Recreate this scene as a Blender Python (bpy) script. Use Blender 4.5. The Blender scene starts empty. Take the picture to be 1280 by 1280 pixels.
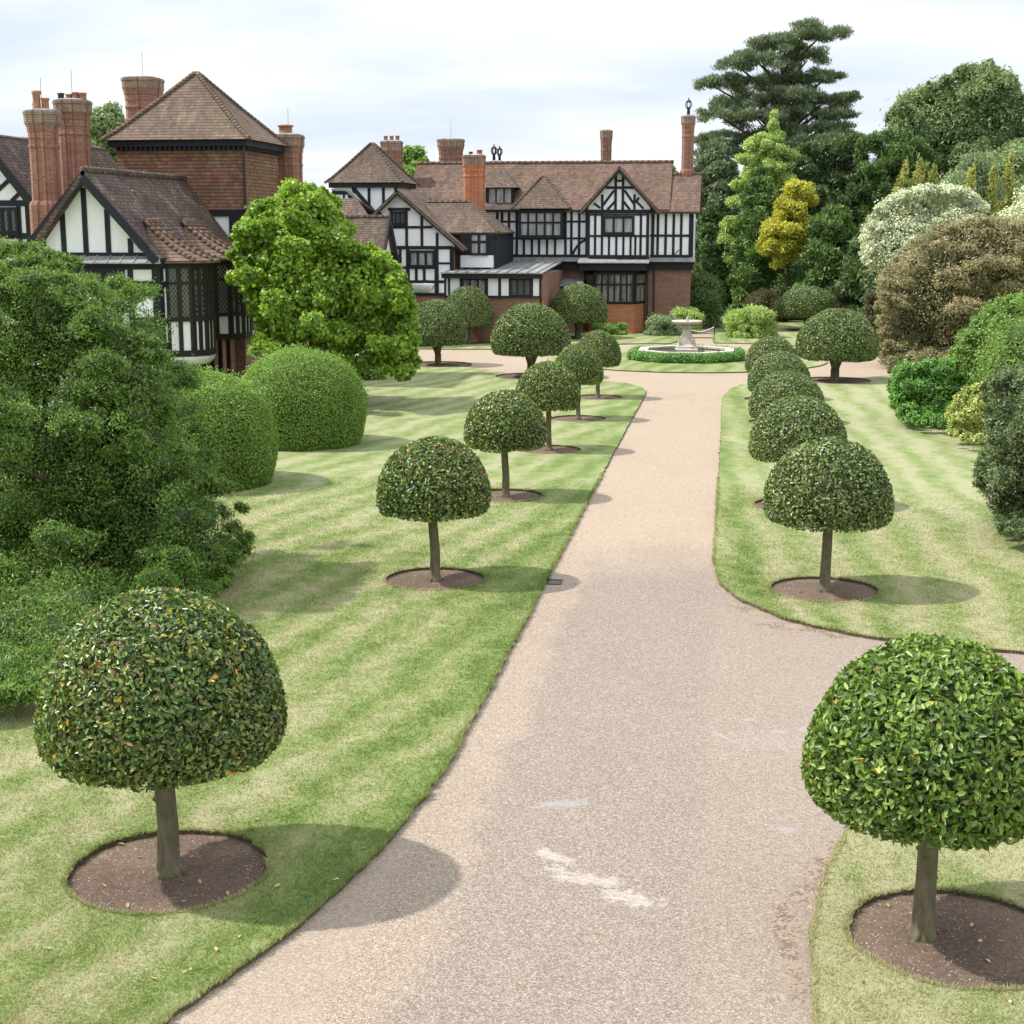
import bpy, math, random
import numpy as np
from math import sin, cos, tan, atan, pi, radians, hypot, sqrt
from mathutils import Vector, geometry
PI = math.pi
random.seed(7)
SC = bpy.context.scene
COL = SC.collection

# ------------------------------------------------------------------ surveying helpers
F = 1850.0; PITCH = atan(355 / F); YAW = radians(8.27588); EYE = 6.0
def ray(px, py):
    x = (px - 640) / F; y = -(py - 640) / F
    dy = cos(PITCH) + y * sin(PITCH); dz = -sin(PITCH) + y * cos(PITCH)
    c, s = cos(YAW), sin(YAW)
    return (c * x - s * dy, s * x + c * dy, dz)
def G(px, py, z=0.0):
    d = ray(px, py); t = (z - EYE) / d[2]
    return (d[0] * t, d[1] * t)
def W(px, py, Y):                 # x, z where the sight line meets the plane y = Y
    d = ray(px, py); t = Y / d[1]
    return (d[0] * t, EYE + d[2] * t)
def S(px, py, X):                 # y, z where it meets the plane x = X
    d = ray(px, py); t = X / d[0]
    return (d[1] * t, EYE + d[2] * t)

# ------------------------------------------------------------------ object helpers
def tag(o, label=None, cat=None, group=None, kind=None):
    if label: o['label'] = label
    if cat: o['category'] = cat
    if group: o['group'] = group
    if kind: o['kind'] = kind
    return o
def thing(name, label, cat, loc=(0, 0, 0), rz=0, group=None):
    o = bpy.data.objects.new(name, None); COL.objects.link(o)
    o.location = loc; o.rotation_euler = (0, 0, rz); o.empty_display_size = .3
    return tag(o, label, cat, group)
def copy_tree(o, parent=None):
    c = o.copy(); COL.objects.link(c); c.parent = parent
    for ch in o.children: copy_tree(ch, c)
    return c
def origin_of(parent):
    v = Vector((0, 0, 0))
    while parent is not None:
        v += Vector(parent.location); parent = parent.parent
    return v
def link(name, me, mat, parent=None):
    o = bpy.data.objects.new(name, me); COL.objects.link(o)
    if mat is not None:
        for m in (mat if isinstance(mat, (list, tuple)) else [mat]): me.materials.append(m)
    if parent is not None: o.parent = parent
    return o

class MB:
    """collects faces in world coordinates; build() links them as one mesh"""
    def __init__(s): s.v = []; s.f = []
    def add(s, vs, fs):
        n = len(s.v); s.v.extend([tuple(p) for p in vs]); s.f.extend([tuple(i + n for i in f) for f in fs]); return s
    def box(s, x0, x1, y0, y1, z0, z1):
        vs = [(x, y, z) for z in (z0, z1) for y in (y0, y1) for x in (x0, x1)]
        return s.add(vs, [(0, 2, 3, 1), (4, 5, 7, 6), (0, 1, 5, 4), (2, 6, 7, 3), (0, 4, 6, 2), (1, 3, 7, 5)])
    def prism(s, poly, vec):
        n = len(poly); v = Vector(vec)
        vs = [Vector(p) for p in poly] + [Vector(p) + v for p in poly]
        fs = [tuple(range(n))[::-1], tuple(range(n, 2 * n))] + [(i, (i + 1) % n, n + (i + 1) % n, n + i) for i in range(n)]
        return s.add(vs, fs)
    def bar(s, p, q, w, d, nrm):
        """bar from p to q, w wide in the wall, d deep along nrm"""
        p, q, nr = Vector(p), Vector(q), Vector(nrm).normalized()
        a = (q - p).normalized(); b = a.cross(nr).normalized() * (w / 2)
        return s.prism([p - b, q - b, q + b, p + b], nr * d)
    def tube(s, pts, rad, seg=8, cap=True):
        pts = [Vector(p) for p in pts]; n = len(pts); base = len(s.v); vs = []
        for i, p in enumerate(pts):
            a = (pts[min(i + 1, n - 1)] - pts[max(i - 1, 0)]).normalized()
            u = a.cross(Vector((0.13, 0.97, 0.2)) if abs(a.y) < .9 else Vector((1, 0, .1))).normalized(); w = a.cross(u)
            r = rad[i] if isinstance(rad, (list, tuple)) else rad
            vs += [p + (u * cos(2 * PI * k / seg) + w * sin(2 * PI * k / seg)) * r for k in range(seg)]
        fs = [(i * seg + k, i * seg + (k + 1) % seg, (i + 1) * seg + (k + 1) % seg, (i + 1) * seg + k) for i in range(n - 1) for k in range(seg)]
        if cap: fs += [tuple(range(seg))[::-1], tuple(range((n - 1) * seg, n * seg))]
        return s.add(vs, fs)
    def lathe(s, cx, cy, prof, seg=16):
        vs = [(cx + r * cos(2 * PI * k / seg), cy + r * sin(2 * PI * k / seg), z) for r, z in prof for k in range(seg)]
        n = len(prof)
        fs = [(i * seg + k, i * seg + (k + 1) % seg, (i + 1) * seg + (k + 1) % seg, (i + 1) * seg + k) for i in range(n - 1) for k in range(seg)]
        fs += [tuple(range(seg))[::-1], tuple(range((n - 1) * seg, n * seg))]
        return s.add(vs, fs)
    def loops(s, plan, cx, cy, prof):
        n = len(plan)
        vs = [(cx + x * k, cy + y * k, z) for k, z in prof for x, y in plan]
        m = len(prof)
        fs = [(i * n + k, i * n + (k + 1) % n, (i + 1) * n + (k + 1) % n, (i + 1) * n + k) for i in range(m - 1) for k in range(n)]
        fs += [tuple(range(n))[::-1], tuple(range((m - 1) * n, m * n))]
        return s.add(vs, fs)
    def build(s, name, mat, parent=None, smooth=False, label=None):
        o0 = origin_of(parent)
        me = bpy.data.meshes.new(name)
        me.from_pydata([(p[0] - o0.x, p[1] - o0.y, p[2] - o0.z) for p in s.v], [], s.f); me.update()
        if smooth: me.shade_smooth()
        o = link(name, me, mat, parent)
        if label: o['label'] = label
        return o

class Fr:
    """a wall plane: u runs along it, d sticks out of it"""
    def __init__(s, ox, oy, ang):
        s.o = Vector((ox, oy, 0)); s.u = Vector((cos(ang), sin(ang), 0)); s.n = Vector((sin(ang), -cos(ang), 0))
    def P(s, u, z, d=0.0): return s.o + s.u * u + s.n * d + Vector((0, 0, z))
    def box(s, mb, u0, u1, z0, z1, d0, d1):
        vs = [s.P(u, z, d) for z in (z0, z1) for d in (d1, d0) for u in (u0, u1)]
        mb.add(vs, [(0, 2, 3, 1), (4, 5, 7, 6), (0, 1, 5, 4), (2, 6, 7, 3), (0, 4, 6, 2), (1, 3, 7, 5)])
    def bar(s, mb, u0, z0, u1, z1, w, d0, d1): mb.bar(s.P(u0, z0, d0), s.P(u1, z1, d0), w, d1 - d0, s.n)
    def poly(s, mb, pts, d0, d1): mb.prism([s.P(u, z, d0) for u, z in pts], s.n * (d1 - d0))
def frame_between(p, q):
    f = Fr(p[0], p[1], math.atan2(q[1] - p[1], q[0] - p[0])); f.len = hypot(q[0] - p[0], q[1] - p[1]); return f

# ------------------------------------------------------------------ materials
def new_mat(name):
    m = bpy.data.materials.new(name); m.use_nodes = True
    nt = m.node_tree; nt.nodes.clear()
    return m, NT(nt)
class NT:
    def __init__(s, nt): s.nt = nt
    def n(s, typ, props=None, **ins):
        nd = s.nt.nodes.new(typ)
        for k, v in (props or {}).items(): setattr(nd, k, v)
        for k, v in ins.items():
            key = k.replace('_', ' ')
            if key.isdigit(): key = int(key)
            if key not in nd.inputs.keys() and isinstance(key, str) and key[:1] == 'i' and key[1:].isdigit(): key = int(key[1:])
            s.set(nd.inputs[key], v)
        return nd
    def set(s, inp, v):
        if isinstance(v, bpy.types.NodeSocket): s.nt.links.new(v, inp)
        elif isinstance(v, bpy.types.Node): s.nt.links.new(v.outputs[0], inp)
        elif isinstance(v, (tuple, list)) and inp.type == 'RGBA' and len(v) == 3: inp.default_value = (*v, 1)
        else: inp.default_value = v
    def m(s, op, a, b=None, c=None, clamp=False):
        nd = s.nt.nodes.new('ShaderNodeMath'); nd.operation = op; nd.use_clamp = clamp
        for i, v in enumerate((a, b, c)):
            if v is not None: s.set(nd.inputs[i], v)
        return nd.outputs[0]
    def mix(s, f, a, b, mode='MIX'):
        nd = s.nt.nodes.new('ShaderNodeMix'); nd.data_type = 'RGBA'; nd.blend_type = mode
        s.set(nd.inputs[0], f); s.set(nd.inputs[6], a); s.set(nd.inputs[7], b)
        return nd.outputs[2]
    def noise(s, vec, scale, detail=4, rough=.55, dist=0):
        nd = s.n('ShaderNodeTexNoise', None, Scale=scale, Detail=detail, Roughness=rough, Distortion=dist)
        if vec is not None: s.set(nd.inputs['Vector'], vec)
        return nd.outputs['Fac']
    def vscale(s, vec, sc, loc=(0, 0, 0), rot=(0, 0, 0)):
        nd = s.n('ShaderNodeMapping'); s.set(nd.inputs['Vector'], vec)
        nd.inputs['Scale'].default_value = sc; nd.inputs['Location'].default_value = loc; nd.inputs['Rotation'].default_value = rot
        return nd.outputs[0]
    def ramp(s, f, stops, interp='LINEAR'):
        nd = s.nt.nodes.new('ShaderNodeValToRGB'); cr = nd.color_ramp; cr.interpolation = interp
        while len(cr.elements) > 1: cr.elements.remove(cr.elements[-1])
        cr.elements[0].position = stops[0][0]; cr.elements[0].color = (*stops[0][1], 1)
        for p, c in stops[1:]:
            e = cr.elements.new(p); e.color = (*c, 1)
        s.set(nd.inputs[0], f); return nd.outputs[0]
    def rng(s, f, a, b, c=0., d=1.):
        nd = s.n('ShaderNodeMapRange'); nd.clamp = True
        for i, v in enumerate((f, a, b, c, d)): s.set(nd.inputs[i], v)
        return nd.outputs[0]
    def bump(s, h, strength=.3, dist=.02):
        return s.n('ShaderNodeBump', None, Height=h, Strength=strength, Distance=dist).outputs[0]
    def out(s, col, rough=.8, bump=None, spec=.3, metal=0., coat=0.):
        b = s.n('ShaderNodeBsdfPrincipled'); s.set(b.inputs['Base Color'], col); s.set(b.inputs['Roughness'], rough)
        b.inputs['Specular IOR Level'].default_value = spec; b.inputs['Metallic'].default_value = metal
        if coat: b.inputs['Coat Weight'].default_value = coat; b.inputs['Coat Roughness'].default_value = .05
        if bump is not None: s.set(b.inputs['Normal'], bump)
        o = s.n('ShaderNodeOutputMaterial'); s.set(o.inputs[0], b.outputs[0]); return b
    def wallvec(s, zs=1.0):
        """(along the wall, height) for walls and roofs facing any way"""
        g = s.n('ShaderNodeNewGeometry'); tc = s.n('ShaderNodeTexCoord')
        nx = s.n('ShaderNodeSeparateXYZ', None, Vector=g.outputs['True Normal'])
        p = s.n('ShaderNodeSeparateXYZ', None, Vector=tc.outputs['Object'])
        ax = s.m('ABSOLUTE', nx.outputs[0]); ay = s.m('ABSOLUTE', nx.outputs[1])
        f = s.m('GREATER_THAN', ax, ay)
        u = s.m('ADD', s.m('MULTIPLY', p.outputs[0], s.m('SUBTRACT', 1.0, f)), s.m('MULTIPLY', p.outputs[1], f))
        v = s.m('MULTIPLY', p.outputs[2], zs)
        c = s.n('ShaderNodeCombineXYZ'); s.set(c.inputs[0], u); s.set(c.inputs[1], v)
        return c.outputs[0], u, v
    def pos(s): return s.n('ShaderNodeNewGeometry').outputs['Position']

M = {}
def mat_brick(name, c1, c2, mortar, stain=(.10, .09, .07), moss=.25, sc=1.0):
    m, t = new_mat(name); vec, u, v = t.wallvec()
    br = t.n('ShaderNodeTexBrick', None, Vector=vec, Color1=c1, Color2=c2, Mortar=mortar, Scale=1.0)
    br.inputs['Brick Width'].default_value = .225 * sc; br.inputs['Row Height'].default_value = .075 * sc
    br.inputs['Mortar Size'].default_value = .008 * sc; br.inputs['Bias'].default_value = -.1
    vc = t.n('ShaderNodeTexVoronoi', None, Vector=t.vscale(vec, (3.2 / sc, 9 / sc, 1)), Scale=1.0)
    c = t.mix(.35, br.outputs[0], t.mix(1.0, br.outputs[0], t.ramp(vc.outputs['Color'], [(0, (.45, .4, .45)), (.5, (1, .95, .9)), (1, (1.5, 1.3, 1.1))]), 'MULTIPLY'))
    n = t.noise(vec, .9, 6, .6)
    c = t.mix(t.m('MULTIPLY', t.rng(n, .5, .75), moss), c, stain)
    c = t.mix(t.m('MULTIPLY', t.rng(t.noise(vec, 7, 4), .55, .8), .35), c, (.42, .34, .27))
    t.out(c, .85, t.bump(br.outputs[1], -.4, .01)); M[name] = m
mat_brick('brick_red', (.32, .135, .09), (.23, .095, .068), (.30, .24, .20))
mat_brick('brick_brown', (.27, .135, .10), (.20, .10, .08), (.27, .21, .17), moss=.35)
mat_brick('brick_orange', (.50, .17, .08), (.40, .13, .065), (.42, .27, .19), moss=.1)

mat_brick('brick_weathered', (.27, .15, .11), (.19, .12, .095), (.33, .29, .24), (.33, .31, .26), .8)
def mat_tile(name, cols, lichen, lich_amt, moss_amt, w=.17, h=.14, zs=1.25, bumps=.8):
    m, t = new_mat(name); vec, u, v = t.wallvec(zs)
    br = t.n('ShaderNodeTexBrick', None, Vector=vec, Color1=(0, 0, 0), Color2=(1, 1, 1), Mortar=(.5, .5, .5), Scale=1.0)
    br.inputs['Brick Width'].default_value = w; br.inputs['Row Height'].default_value = h
    br.inputs['Mortar Size'].default_value = .004; br.inputs['Bias'].default_value = 0
    c = t.ramp(br.outputs[0], [(0, cols[0]), (.5, cols[1]), (1, cols[2])])
    big = t.noise(vec, .55, 5, .6); fine = t.noise(vec, 9, 5, .7)
    c = t.mix(t.rng(big, .35, .65), c, t.mix(1.0, c, (.68, .66, .64), 'MULTIPLY'))
    mossf = t.m('MULTIPLY', t.rng(t.noise(t.vscale(vec, (1, 1, 1), (7, 3, 0)), .8, 6, .65), .48, .66), moss_amt)
    c = t.mix(mossf, c, (.13, .125, .055))
    lf = t.m('MULTIPLY', t.m('MULTIPLY', t.rng(fine, .56, .66), t.rng(t.noise(t.vscale(vec, (1, 1, 1), (2, 9, 0)), .7, 3), .42, .62)), lich_amt)
    c = t.mix(lf, c, lichen)
    sm = t.m('MULTIPLY', t.rng(t.noise(t.vscale(vec, (1.2, .35, 1), (5, 2, 0)), 1.5, 7, .75), .54, .70), lich_amt * .5)
    c = t.mix(sm, c, lichen)
    saw = t.m('FRACT', t.m('DIVIDE', v, h))
    c = t.mix(t.m('MULTIPLY', t.m('LESS_THAN', saw, .26), .6), c, (.03, .025, .02))     # open joint under each course
    hgt = t.m('ADD', t.m('SUBTRACT', 1.0, saw), t.m('MULTIPLY', br.outputs[0], .25))
    t.out(c, .85, t.bump(hgt, bumps, .02)); M[name] = m
mat_tile('roof_dark', [(.075, .048, .042), (.11, .067, .056), (.155, .095, .075)], (.5, .49, .46), 1., .4)
mat_tile('roof_tower', [(.13, .085, .062), (.17, .11, .082), (.22, .145, .105)], (.45, .42, .35), .55, .4)
mat_tile('roof_orange', [(.165, .10, .075), (.22, .135, .10), (.28, .18, .135)], (.45, .42, .35), .4, .35)
mat_tile('roof_brown', [(.10, .068, .052), (.135, .09, .07), (.175, .118, .09)], (.42, .39, .33), .8, .25)
mat_tile('roof_red', [(.13, .083, .062), (.175, .108, .08), (.225, .14, .105)], (.36, .31, .26), .5, .2)
mat_tile('tile_hung', [(.175, .09, .06), (.25, .12, .078), (.33, .175, .115)], (.40, .36, .22), .7, .6, w=.17, h=.13, zs=1.0, bumps=.9)

m, t = new_mat('plaster'); vec, u, v = t.wallvec()
n = t.noise(t.vscale(vec, (1.5, .5, 1)), 1.3, 6, .6)
t.out(t.mix(t.rng(n, .45, .8), (.86, .88, .91), (.75, .77, .79)), .75, t.bump(t.noise(vec, 14, 4), .15, .01)); M['plaster'] = m
m, t = new_mat('timber'); vec, u, v = t.wallvec()
n = t.noise(t.vscale(vec, (6, 6, 1)), 3, 5, .7)
t.out(t.ramp(n, [(.3, (.010, .011, .014)), (.7, (.024, .027, .036))]), .6, t.bump(n, .2, .01), .25); M['timber'] = m
m, t = new_mat('brown_timber'); vec, u, v = t.wallvec()
n = t.noise(t.vscale(vec, (6, 1, 1)), 4, 5, .7)
t.out(t.ramp(n, [(.3, (.014, .011, .01)), (.7, (.04, .03, .024))]), .6, t.bump(n, .25, .01), .25); M['brown_timber'] = m
m, t = new_mat('lead'); vec, u, v = t.wallvec()
n = t.noise(t.pos(), 2.5, 6, .6)
t.out(t.ramp(n, [(.3, (.16, .165, .165)), (.7, (.36, .36, .34))]), .55, None, .5); M['lead'] = m
m, t = new_mat('iron'); t.out((.02, .022, .024), .45, None, .5); M['iron'] = m
m, t = new_mat('terracotta'); t.out(t.ramp(t.noise(t.pos(), 5, 5), [(.3, (.30, .125, .08)), (.7, (.42, .2, .14))]), .8); M['terracotta'] = m
m, t = new_mat('stone')
n = t.noise(t.pos(), 6, 8, .65)
t.out(t.ramp(n, [(.3, (.3, .26, .2)), (.5, (.55, .5, .42)), (.75, (.68, .63, .55))]), .85, t.bump(n, .4, .02)); M['stone'] = m
m, t = new_mat('pond_water'); t.out((.02, .025, .02), .08, t.bump(t.noise(t.pos(), 4, 2), .05, .01), .6); M['water'] = m

def mat_glass(name, back, lead_col, cell=.13, lw=.16):
    m, t = new_mat(name); vec, u, v = t.wallvec()
    a = t.m('FRACT', t.m('DIVIDE', t.m('ADD', u, t.m('MULTIPLY', v, .62)), cell))
    b = t.m('FRACT', t.m('DIVIDE', t.m('SUBTRACT', u, t.m('MULTIPLY', v, .62)), cell))
    lat = t.m('MAXIMUM', t.m('LESS_THAN', a, lw), t.m('LESS_THAN', b, lw))
    n = t.noise(t.vscale(vec, (2.5, .35, 1)), 2.2, 3)
    c = t.mix(lat, t.mix(t.rng(n, .4, .62), back[0], back[1]), lead_col)
    wob = t.n('ShaderNodeTexVoronoi', None, Vector=vec, Scale=9.0)
    t.out(c, t.m('ADD', .06, t.m('MULTIPLY', lat, .5)), t.bump(wob.outputs['Color'], .12, .01), .6); M[name] = m
mat_glass('glass_curtained', ((.26, .28, .285), (.48, .50, .50)), (.16, .17, .17), .13, .14)
mat_glass('glass_dark', ((.012, .014, .016), (.04, .045, .045)), (.17, .18, .17), .105, .2)
mat_glass('glass_beige', ((.10, .095, .08), (.36, .33, .28)), (.07, .065, .06), .13, .12)

def mat_leaf(name, stops, rough=.4, trans=.25, spec=.45, tcol=1.25, gain=None):
    gain = gain or ((1.15, 1.15, 1.15) if any(k in name for k in ('gold', 'tawny', 'white', 'varieg', 'brown')) else (1.42, 1.44, 1.2) if any(k in name for k in ('laurel', 'holm')) else (1.52, 1.48, 1.3))
    m, t = new_mat(name); stops = [(p, tuple(min(.85, v * g) for v, g in zip(c, gain))) for p, c in stops]
    at = t.n('ShaderNodeAttribute', {'attribute_name': 'tone'})
    c = t.ramp(at.outputs['Fac'], stops)
    b = t.n('ShaderNodeBsdfPrincipled'); t.set(b.inputs['Base Color'], c)
    b.inputs['Roughness'].default_value = rough; b.inputs['Specular IOR Level'].default_value = spec
    tr = t.n('ShaderNodeBsdfTranslucent'); t.set(tr.inputs[0], t.mix(1.0, c, (tcol, tcol * 1.08, tcol * .6), 'MULTIPLY'))
    mx = t.n('ShaderNodeMixShader'); mx.inputs[0].default_value = trans
    t.set(mx.inputs[1], b.outputs[0]); t.set(mx.inputs[2], tr.outputs[0])
    o = t.n('ShaderNodeOutputMaterial'); t.set(o.inputs[0], mx.outputs[0]); M[name] = m
def greens(base, spread=.5, extra=()):
    r, g, b = base
    return [(0, (r * (1 - spread), g * (1 - spread), b * (1 - spread))), (.45, base), (.88, (r * (1 + spread), g * (1 + spread * .9), b * (1 + spread * .7)))] + list(extra)
mat_leaf('leaf_laurel', [(0, (.028, .05, .018)), (.36, (.07, .12, .036)), (.66, (.15, .215, .062)), (.78, (.25, .31, .09)), (.82, (.19, .13, .07)), (.87, (.22, .12, .08)), (.90, (.36, .36, .09)), (.96, (.44, .34, .07)), (1, (.58, .30, .06))], .3, .22, .6)
mat_leaf('leaf_laurel_fresh', [(0, (.04, .075, .022)), (.45, (.125, .195, .042)), (.90, (.26, .34, .09)), (.96, (.16, .10, .06)), (1, (.7, .42, .06))], .36, .25, .5)
mat_leaf('leaf_holm', [(0, (.035, .055, .022)), (.4, (.095, .14, .045)), (.8, (.21, .26, .10)), (.9, (.20, .16, .10)), (1, (.32, .32, .15))], .33, .18, .6)
mat_leaf('leaf_yewbox', greens((.155, .25, .06), .45), .5, .28)
mat_leaf('leaf_shrub', greens((.105, .18, .042), .55), .5, .3)
mat_leaf('leaf_maple', greens((.175, .275, .045), .5, [(1, (.42, .38, .10))]), .42, .35)
mat_leaf('leaf_pine', greens((.115, .155, .10), .4), .6, .15)
mat_leaf('leaf_yew', greens((.072, .115, .048), .45), .6, .15)  # greyed a little: distance haze put into the leaf colour
mat_leaf('leaf_yew_mid', greens((.08, .14, .045), .45), .6, .15)
mat_leaf('leaf_lime', greens((.27, .36, .135), .4, [(1, (.5, .55, .26))]), .5, .3)
mat_leaf('leaf_gold', greens((.44, .43, .065), .4), .5, .3)
mat_leaf('leaf_goldgreen', greens((.36, .37, .10), .4), .5, .3)
mat_leaf('leaf_ash', greens((.145, .20, .10), .4), .5, .25)  # grey green, with some distance haze mixed into the colour
mat_leaf('leaf_grey', greens((.18, .24, .15), .35), .6, .25)
mat_leaf('leaf_white', greens((.56, .62, .42), .38), .5, .12)
mat_leaf('leaf_tawny', [(0, (.13, .15, .065)), (.3, (.22, .22, .11)), (.6, (.38, .31, .19)), (.85, (.52, .42, .28)), (1, (.20, .27, .10))], .5, .3)
mat_leaf('leaf_mid', greens((.14, .235, .06), .5, [(1, (.32, .30, .1))]), .45, .28)
mat_leaf('leaf_bright', greens((.11, .235, .06), .45), .4, .28)
mat_leaf('leaf_variegated', [(0, (.12, .19, .04)), (.35, (.3, .36, .09)), (.7, (.62, .62, .22)), (1, (.75, .74, .4))], .45, .3)
mat_leaf('leaf_olive', greens((.095, .135, .062), .55, [(1, (.26, .27, .2))]), .4, .2, .6)
mat_leaf('leaf_brown', [(0, (.05, .04, .02)), (.5, (.13, .10, .045)), (1, (.12, .15, .05))], .6, .2)
m, t = new_mat('twig_shade'); t.out(t.ramp(t.noise(t.pos(), 12, 5), [(.35, (.032, .045, .016)), (.65, (.065, .085, .032))]), .9, t.bump(t.noise(t.pos(), 25, 3), .8, .05)); M['twig_shade'] = m  # crown cores: dark twig colour with the inner shade put into it
def mat_bark(name, a, b, c, sc=1.0):
    m, t = new_mat(name); tc = t.n('ShaderNodeTexCoord').outputs['Object']
    n = t.noise(t.vscale(tc, (14 * sc, 14 * sc, 4 * sc)), 1, 6, .65); g = t.noise(tc, 5, 4)
    t.out(t.mix(t.m('MULTIPLY', t.rng(g, .45, .65), .8), t.ramp(n, [(.3, a), (.7, b)]), c), .85, t.bump(n, .5, .02)); M[name] = m
mat_bark('bark_smooth', (.08, .068, .045), (.22, .185, .125), (.15, .15, .07))
mat_bark('bark_dark', (.035, .028, .02), (.10, .075, .055), (.06, .06, .035))
mat_bark('bark_pine', (.06, .042, .032), (.13, .09, .065), (.1, .08, .05), .3)

# lawn: mown bands, droughty straw patches, greener strip beside the drive
def lawn_colour(t):
    p = t.pos(); sp = t.n('ShaderNodeSeparateXYZ', None, Vector=p); x, y = sp.outputs[0], sp.outputs[1]
    left = t.m('LESS_THAN', x, -1.57)
    wob = t.m('MULTIPLY', t.m('SUBTRACT', t.noise(p, .25, 2), .5), 1.6)
    # left: bands run about 62 degrees to the drive's cross axis; right: along it
    cl = t.m('ADD', t.m('MULTIPLY', x, .95), t.m('MULTIPLY', y, -.22)); cr = t.m('ADD', x, t.m('MULTIPLY', y, .045))
    co = t.m('ADD', t.m('ADD', t.m('MULTIPLY', cl, left), t.m('MULTIPLY', cr, t.m('SUBTRACT', 1., left))), wob)
    st = t.m('SINE', t.m('MULTIPLY', co, 2 * PI / 1.0))
    n1 = t.noise(t.vscale(p, (1, .4, 1)), .55, 5, .6); n2 = t.noise(t.vscale(p, (1, .6, 1)), 3.2, 5, .7); n3 = t.noise(p, 55, 3, .7)
    n4 = t.noise(p, 11, 4, .7)
    dx = t.m('ABSOLUTE', t.m('ADD', x, 1.57))
    edge = t.rng(dx, 1.9, 3.1)
    d = t.m('ADD', t.m('MULTIPLY', t.m('SUBTRACT', n1, .5), 1.25), t.m('MULTIPLY', st, .25))
    d = t.m('ADD', d, t.m('MULTIPLY', t.m('SUBTRACT', n2, .5), 1.8))
    d = t.m('ADD', d, t.m('MULTIPLY', t.m('SUBTRACT', n4, .5), .9))
    d = t.m('ADD', d, t.m('ADD', t.m('MULTIPLY', edge, .32), .30))
    d = t.m('ADD', d, t.m('MULTIPLY', t.m('SUBTRACT', 1., left), .12))
    d = t.m('ADD', d, t.m('MULTIPLY', t.m('SUBTRACT', n3, .5), .5))
    worn = t.m('MULTIPLY', t.m('LESS_THAN', y, 15.2), t.m('MULTIPLY', t.rng(x, 1.75, .9), t.m('SUBTRACT', 1., left)))
    d = t.m('ADD', d, t.m('MULTIPLY', worn, .85))
    c = t.ramp(d, [(0, (.165, .225, .068)), (.3, (.23, .285, .098)), (.6, (.30, .328, .145)), (1., (.41, .39, .235))])
    c = t.mix(t.m('MULTIPLY', t.rng(n3, .3, .7, 1, 0), .35), c, t.mix(1.0, c, (.5, .55, .45), 'MULTIPLY'))
    return c, n3
m, t = new_mat('lawn_turf'); c, n3 = lawn_colour(t); c = t.mix(1.0, c, (.90, .92, .90), 'MULTIPLY'); t.out(c, .9, t.bump(n3, .5, .02), .15); M['turf'] = m
m, t = new_mat('grass_blade'); c, n3 = lawn_colour(t)
at = t.n('ShaderNodeAttribute', {'attribute_name': 'tone'})
c = t.mix(1.0, c, t.ramp(at.outputs['Fac'], [(0, (1.15, 1.15, 1.05)), (.6, (1.45, 1.45, 1.35)), (1, (1.8, 1.7, 1.65))]), 'MULTIPLY')
b = t.n('ShaderNodeBsdfPrincipled'); t.set(b.inputs['Base Color'], c); b.inputs['Roughness'].default_value = .6; b.inputs['Specular IOR Level'].default_value = .25
tr = t.n('ShaderNodeBsdfTranslucent'); t.set(tr.inputs[0], c); mx = t.n('ShaderNodeMixShader'); mx.inputs[0].default_value = .45
t.set(mx.inputs[1], b.outputs[0]); t.set(mx.inputs[2], tr.outputs[0]); o = t.n('ShaderNodeOutputMaterial'); t.set(o.inputs[0], mx.outputs[0]); M['blade'] = m
m, t = new_mat('cut_turf'); t.out(t.ramp(t.noise(t.pos(), 30, 4), [(.3, (.06, .05, .03)), (.7, (.17, .15, .08))]), .95); M['cut'] = m
m, t = new_mat('soil'); p = t.pos()
vo = t.n('ShaderNodeTexVoronoi', None, Vector=p, Scale=26.0)
flk = t.m('MULTIPLY', t.m('LESS_THAN', vo.outputs['Distance'], .16), t.m('GREATER_THAN', t.noise(p, 9, 3), .5))
n = t.noise(p, 30, 5, .7); g = t.noise(p, 1.2, 3)
c = t.mix(t.rng(g, .4, .6), t.ramp(n, [(.3, (.115, .080, .057)), (.7, (.27, .195, .145))]), t.ramp(n, [(.3, (.085, .06, .046)), (.7, (.21, .15, .115))]))
t.out(t.mix(flk, c, (.62, .55, .45)), .95, t.bump(n, .7, .03), .1); M['soil'] = m

def blob(t, x, y, cx, cy, ax, ay, ang, p, nz=.5, nsc=2.5):
    c, s = cos(ang), sin(ang)
    dx = t.m('SUBTRACT', x, cx); dy = t.m('SUBTRACT', y, cy)
    u = t.m('DIVIDE', t.m('ADD', t.m('MULTIPLY', dx, c), t.m('MULTIPLY', dy, s)), ax)
    v = t.m('DIVIDE', t.m('SUBTRACT', t.m('MULTIPLY', dy, c), t.m('MULTIPLY', dx, s)), ay)
    r = t.m('SQRT', t.m('ADD', t.m('MULTIPLY', u, u), t.m('MULTIPLY', v, v)))
    r = t.m('ADD', r, t.m('MULTIPLY', t.m('SUBTRACT', t.noise(p, nsc, 6, .7), .5), nz * 7))
    return t.rng(r, 1.05, .55)
m, t = new_mat('gravel'); p = t.pos(); sp = t.n('ShaderNodeSeparateXYZ', None, Vector=p); x, y = sp.outputs[0], sp.outputs[1]
vo = t.n('ShaderNodeTexVoronoi', None, Vector=p, Scale=95.0); vo2 = t.n('ShaderNodeTexVoronoi', None, Vector=p, Scale=52.0)
grain = t.m('ADD', t.m('MULTIPLY', t.n('ShaderNodeSeparateColor', None, Color=vo.outputs['Color']).outputs[0], .6), t.m('MULTIPLY', t.n('ShaderNodeSeparateColor', None, Color=vo2.outputs['Color']).outputs[0], .4))
tan_c = t.ramp(grain, [(0, (.235, .175, .125)), (.5, (.395, .31, .228)), (1, (.58, .49, .385))])
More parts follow.
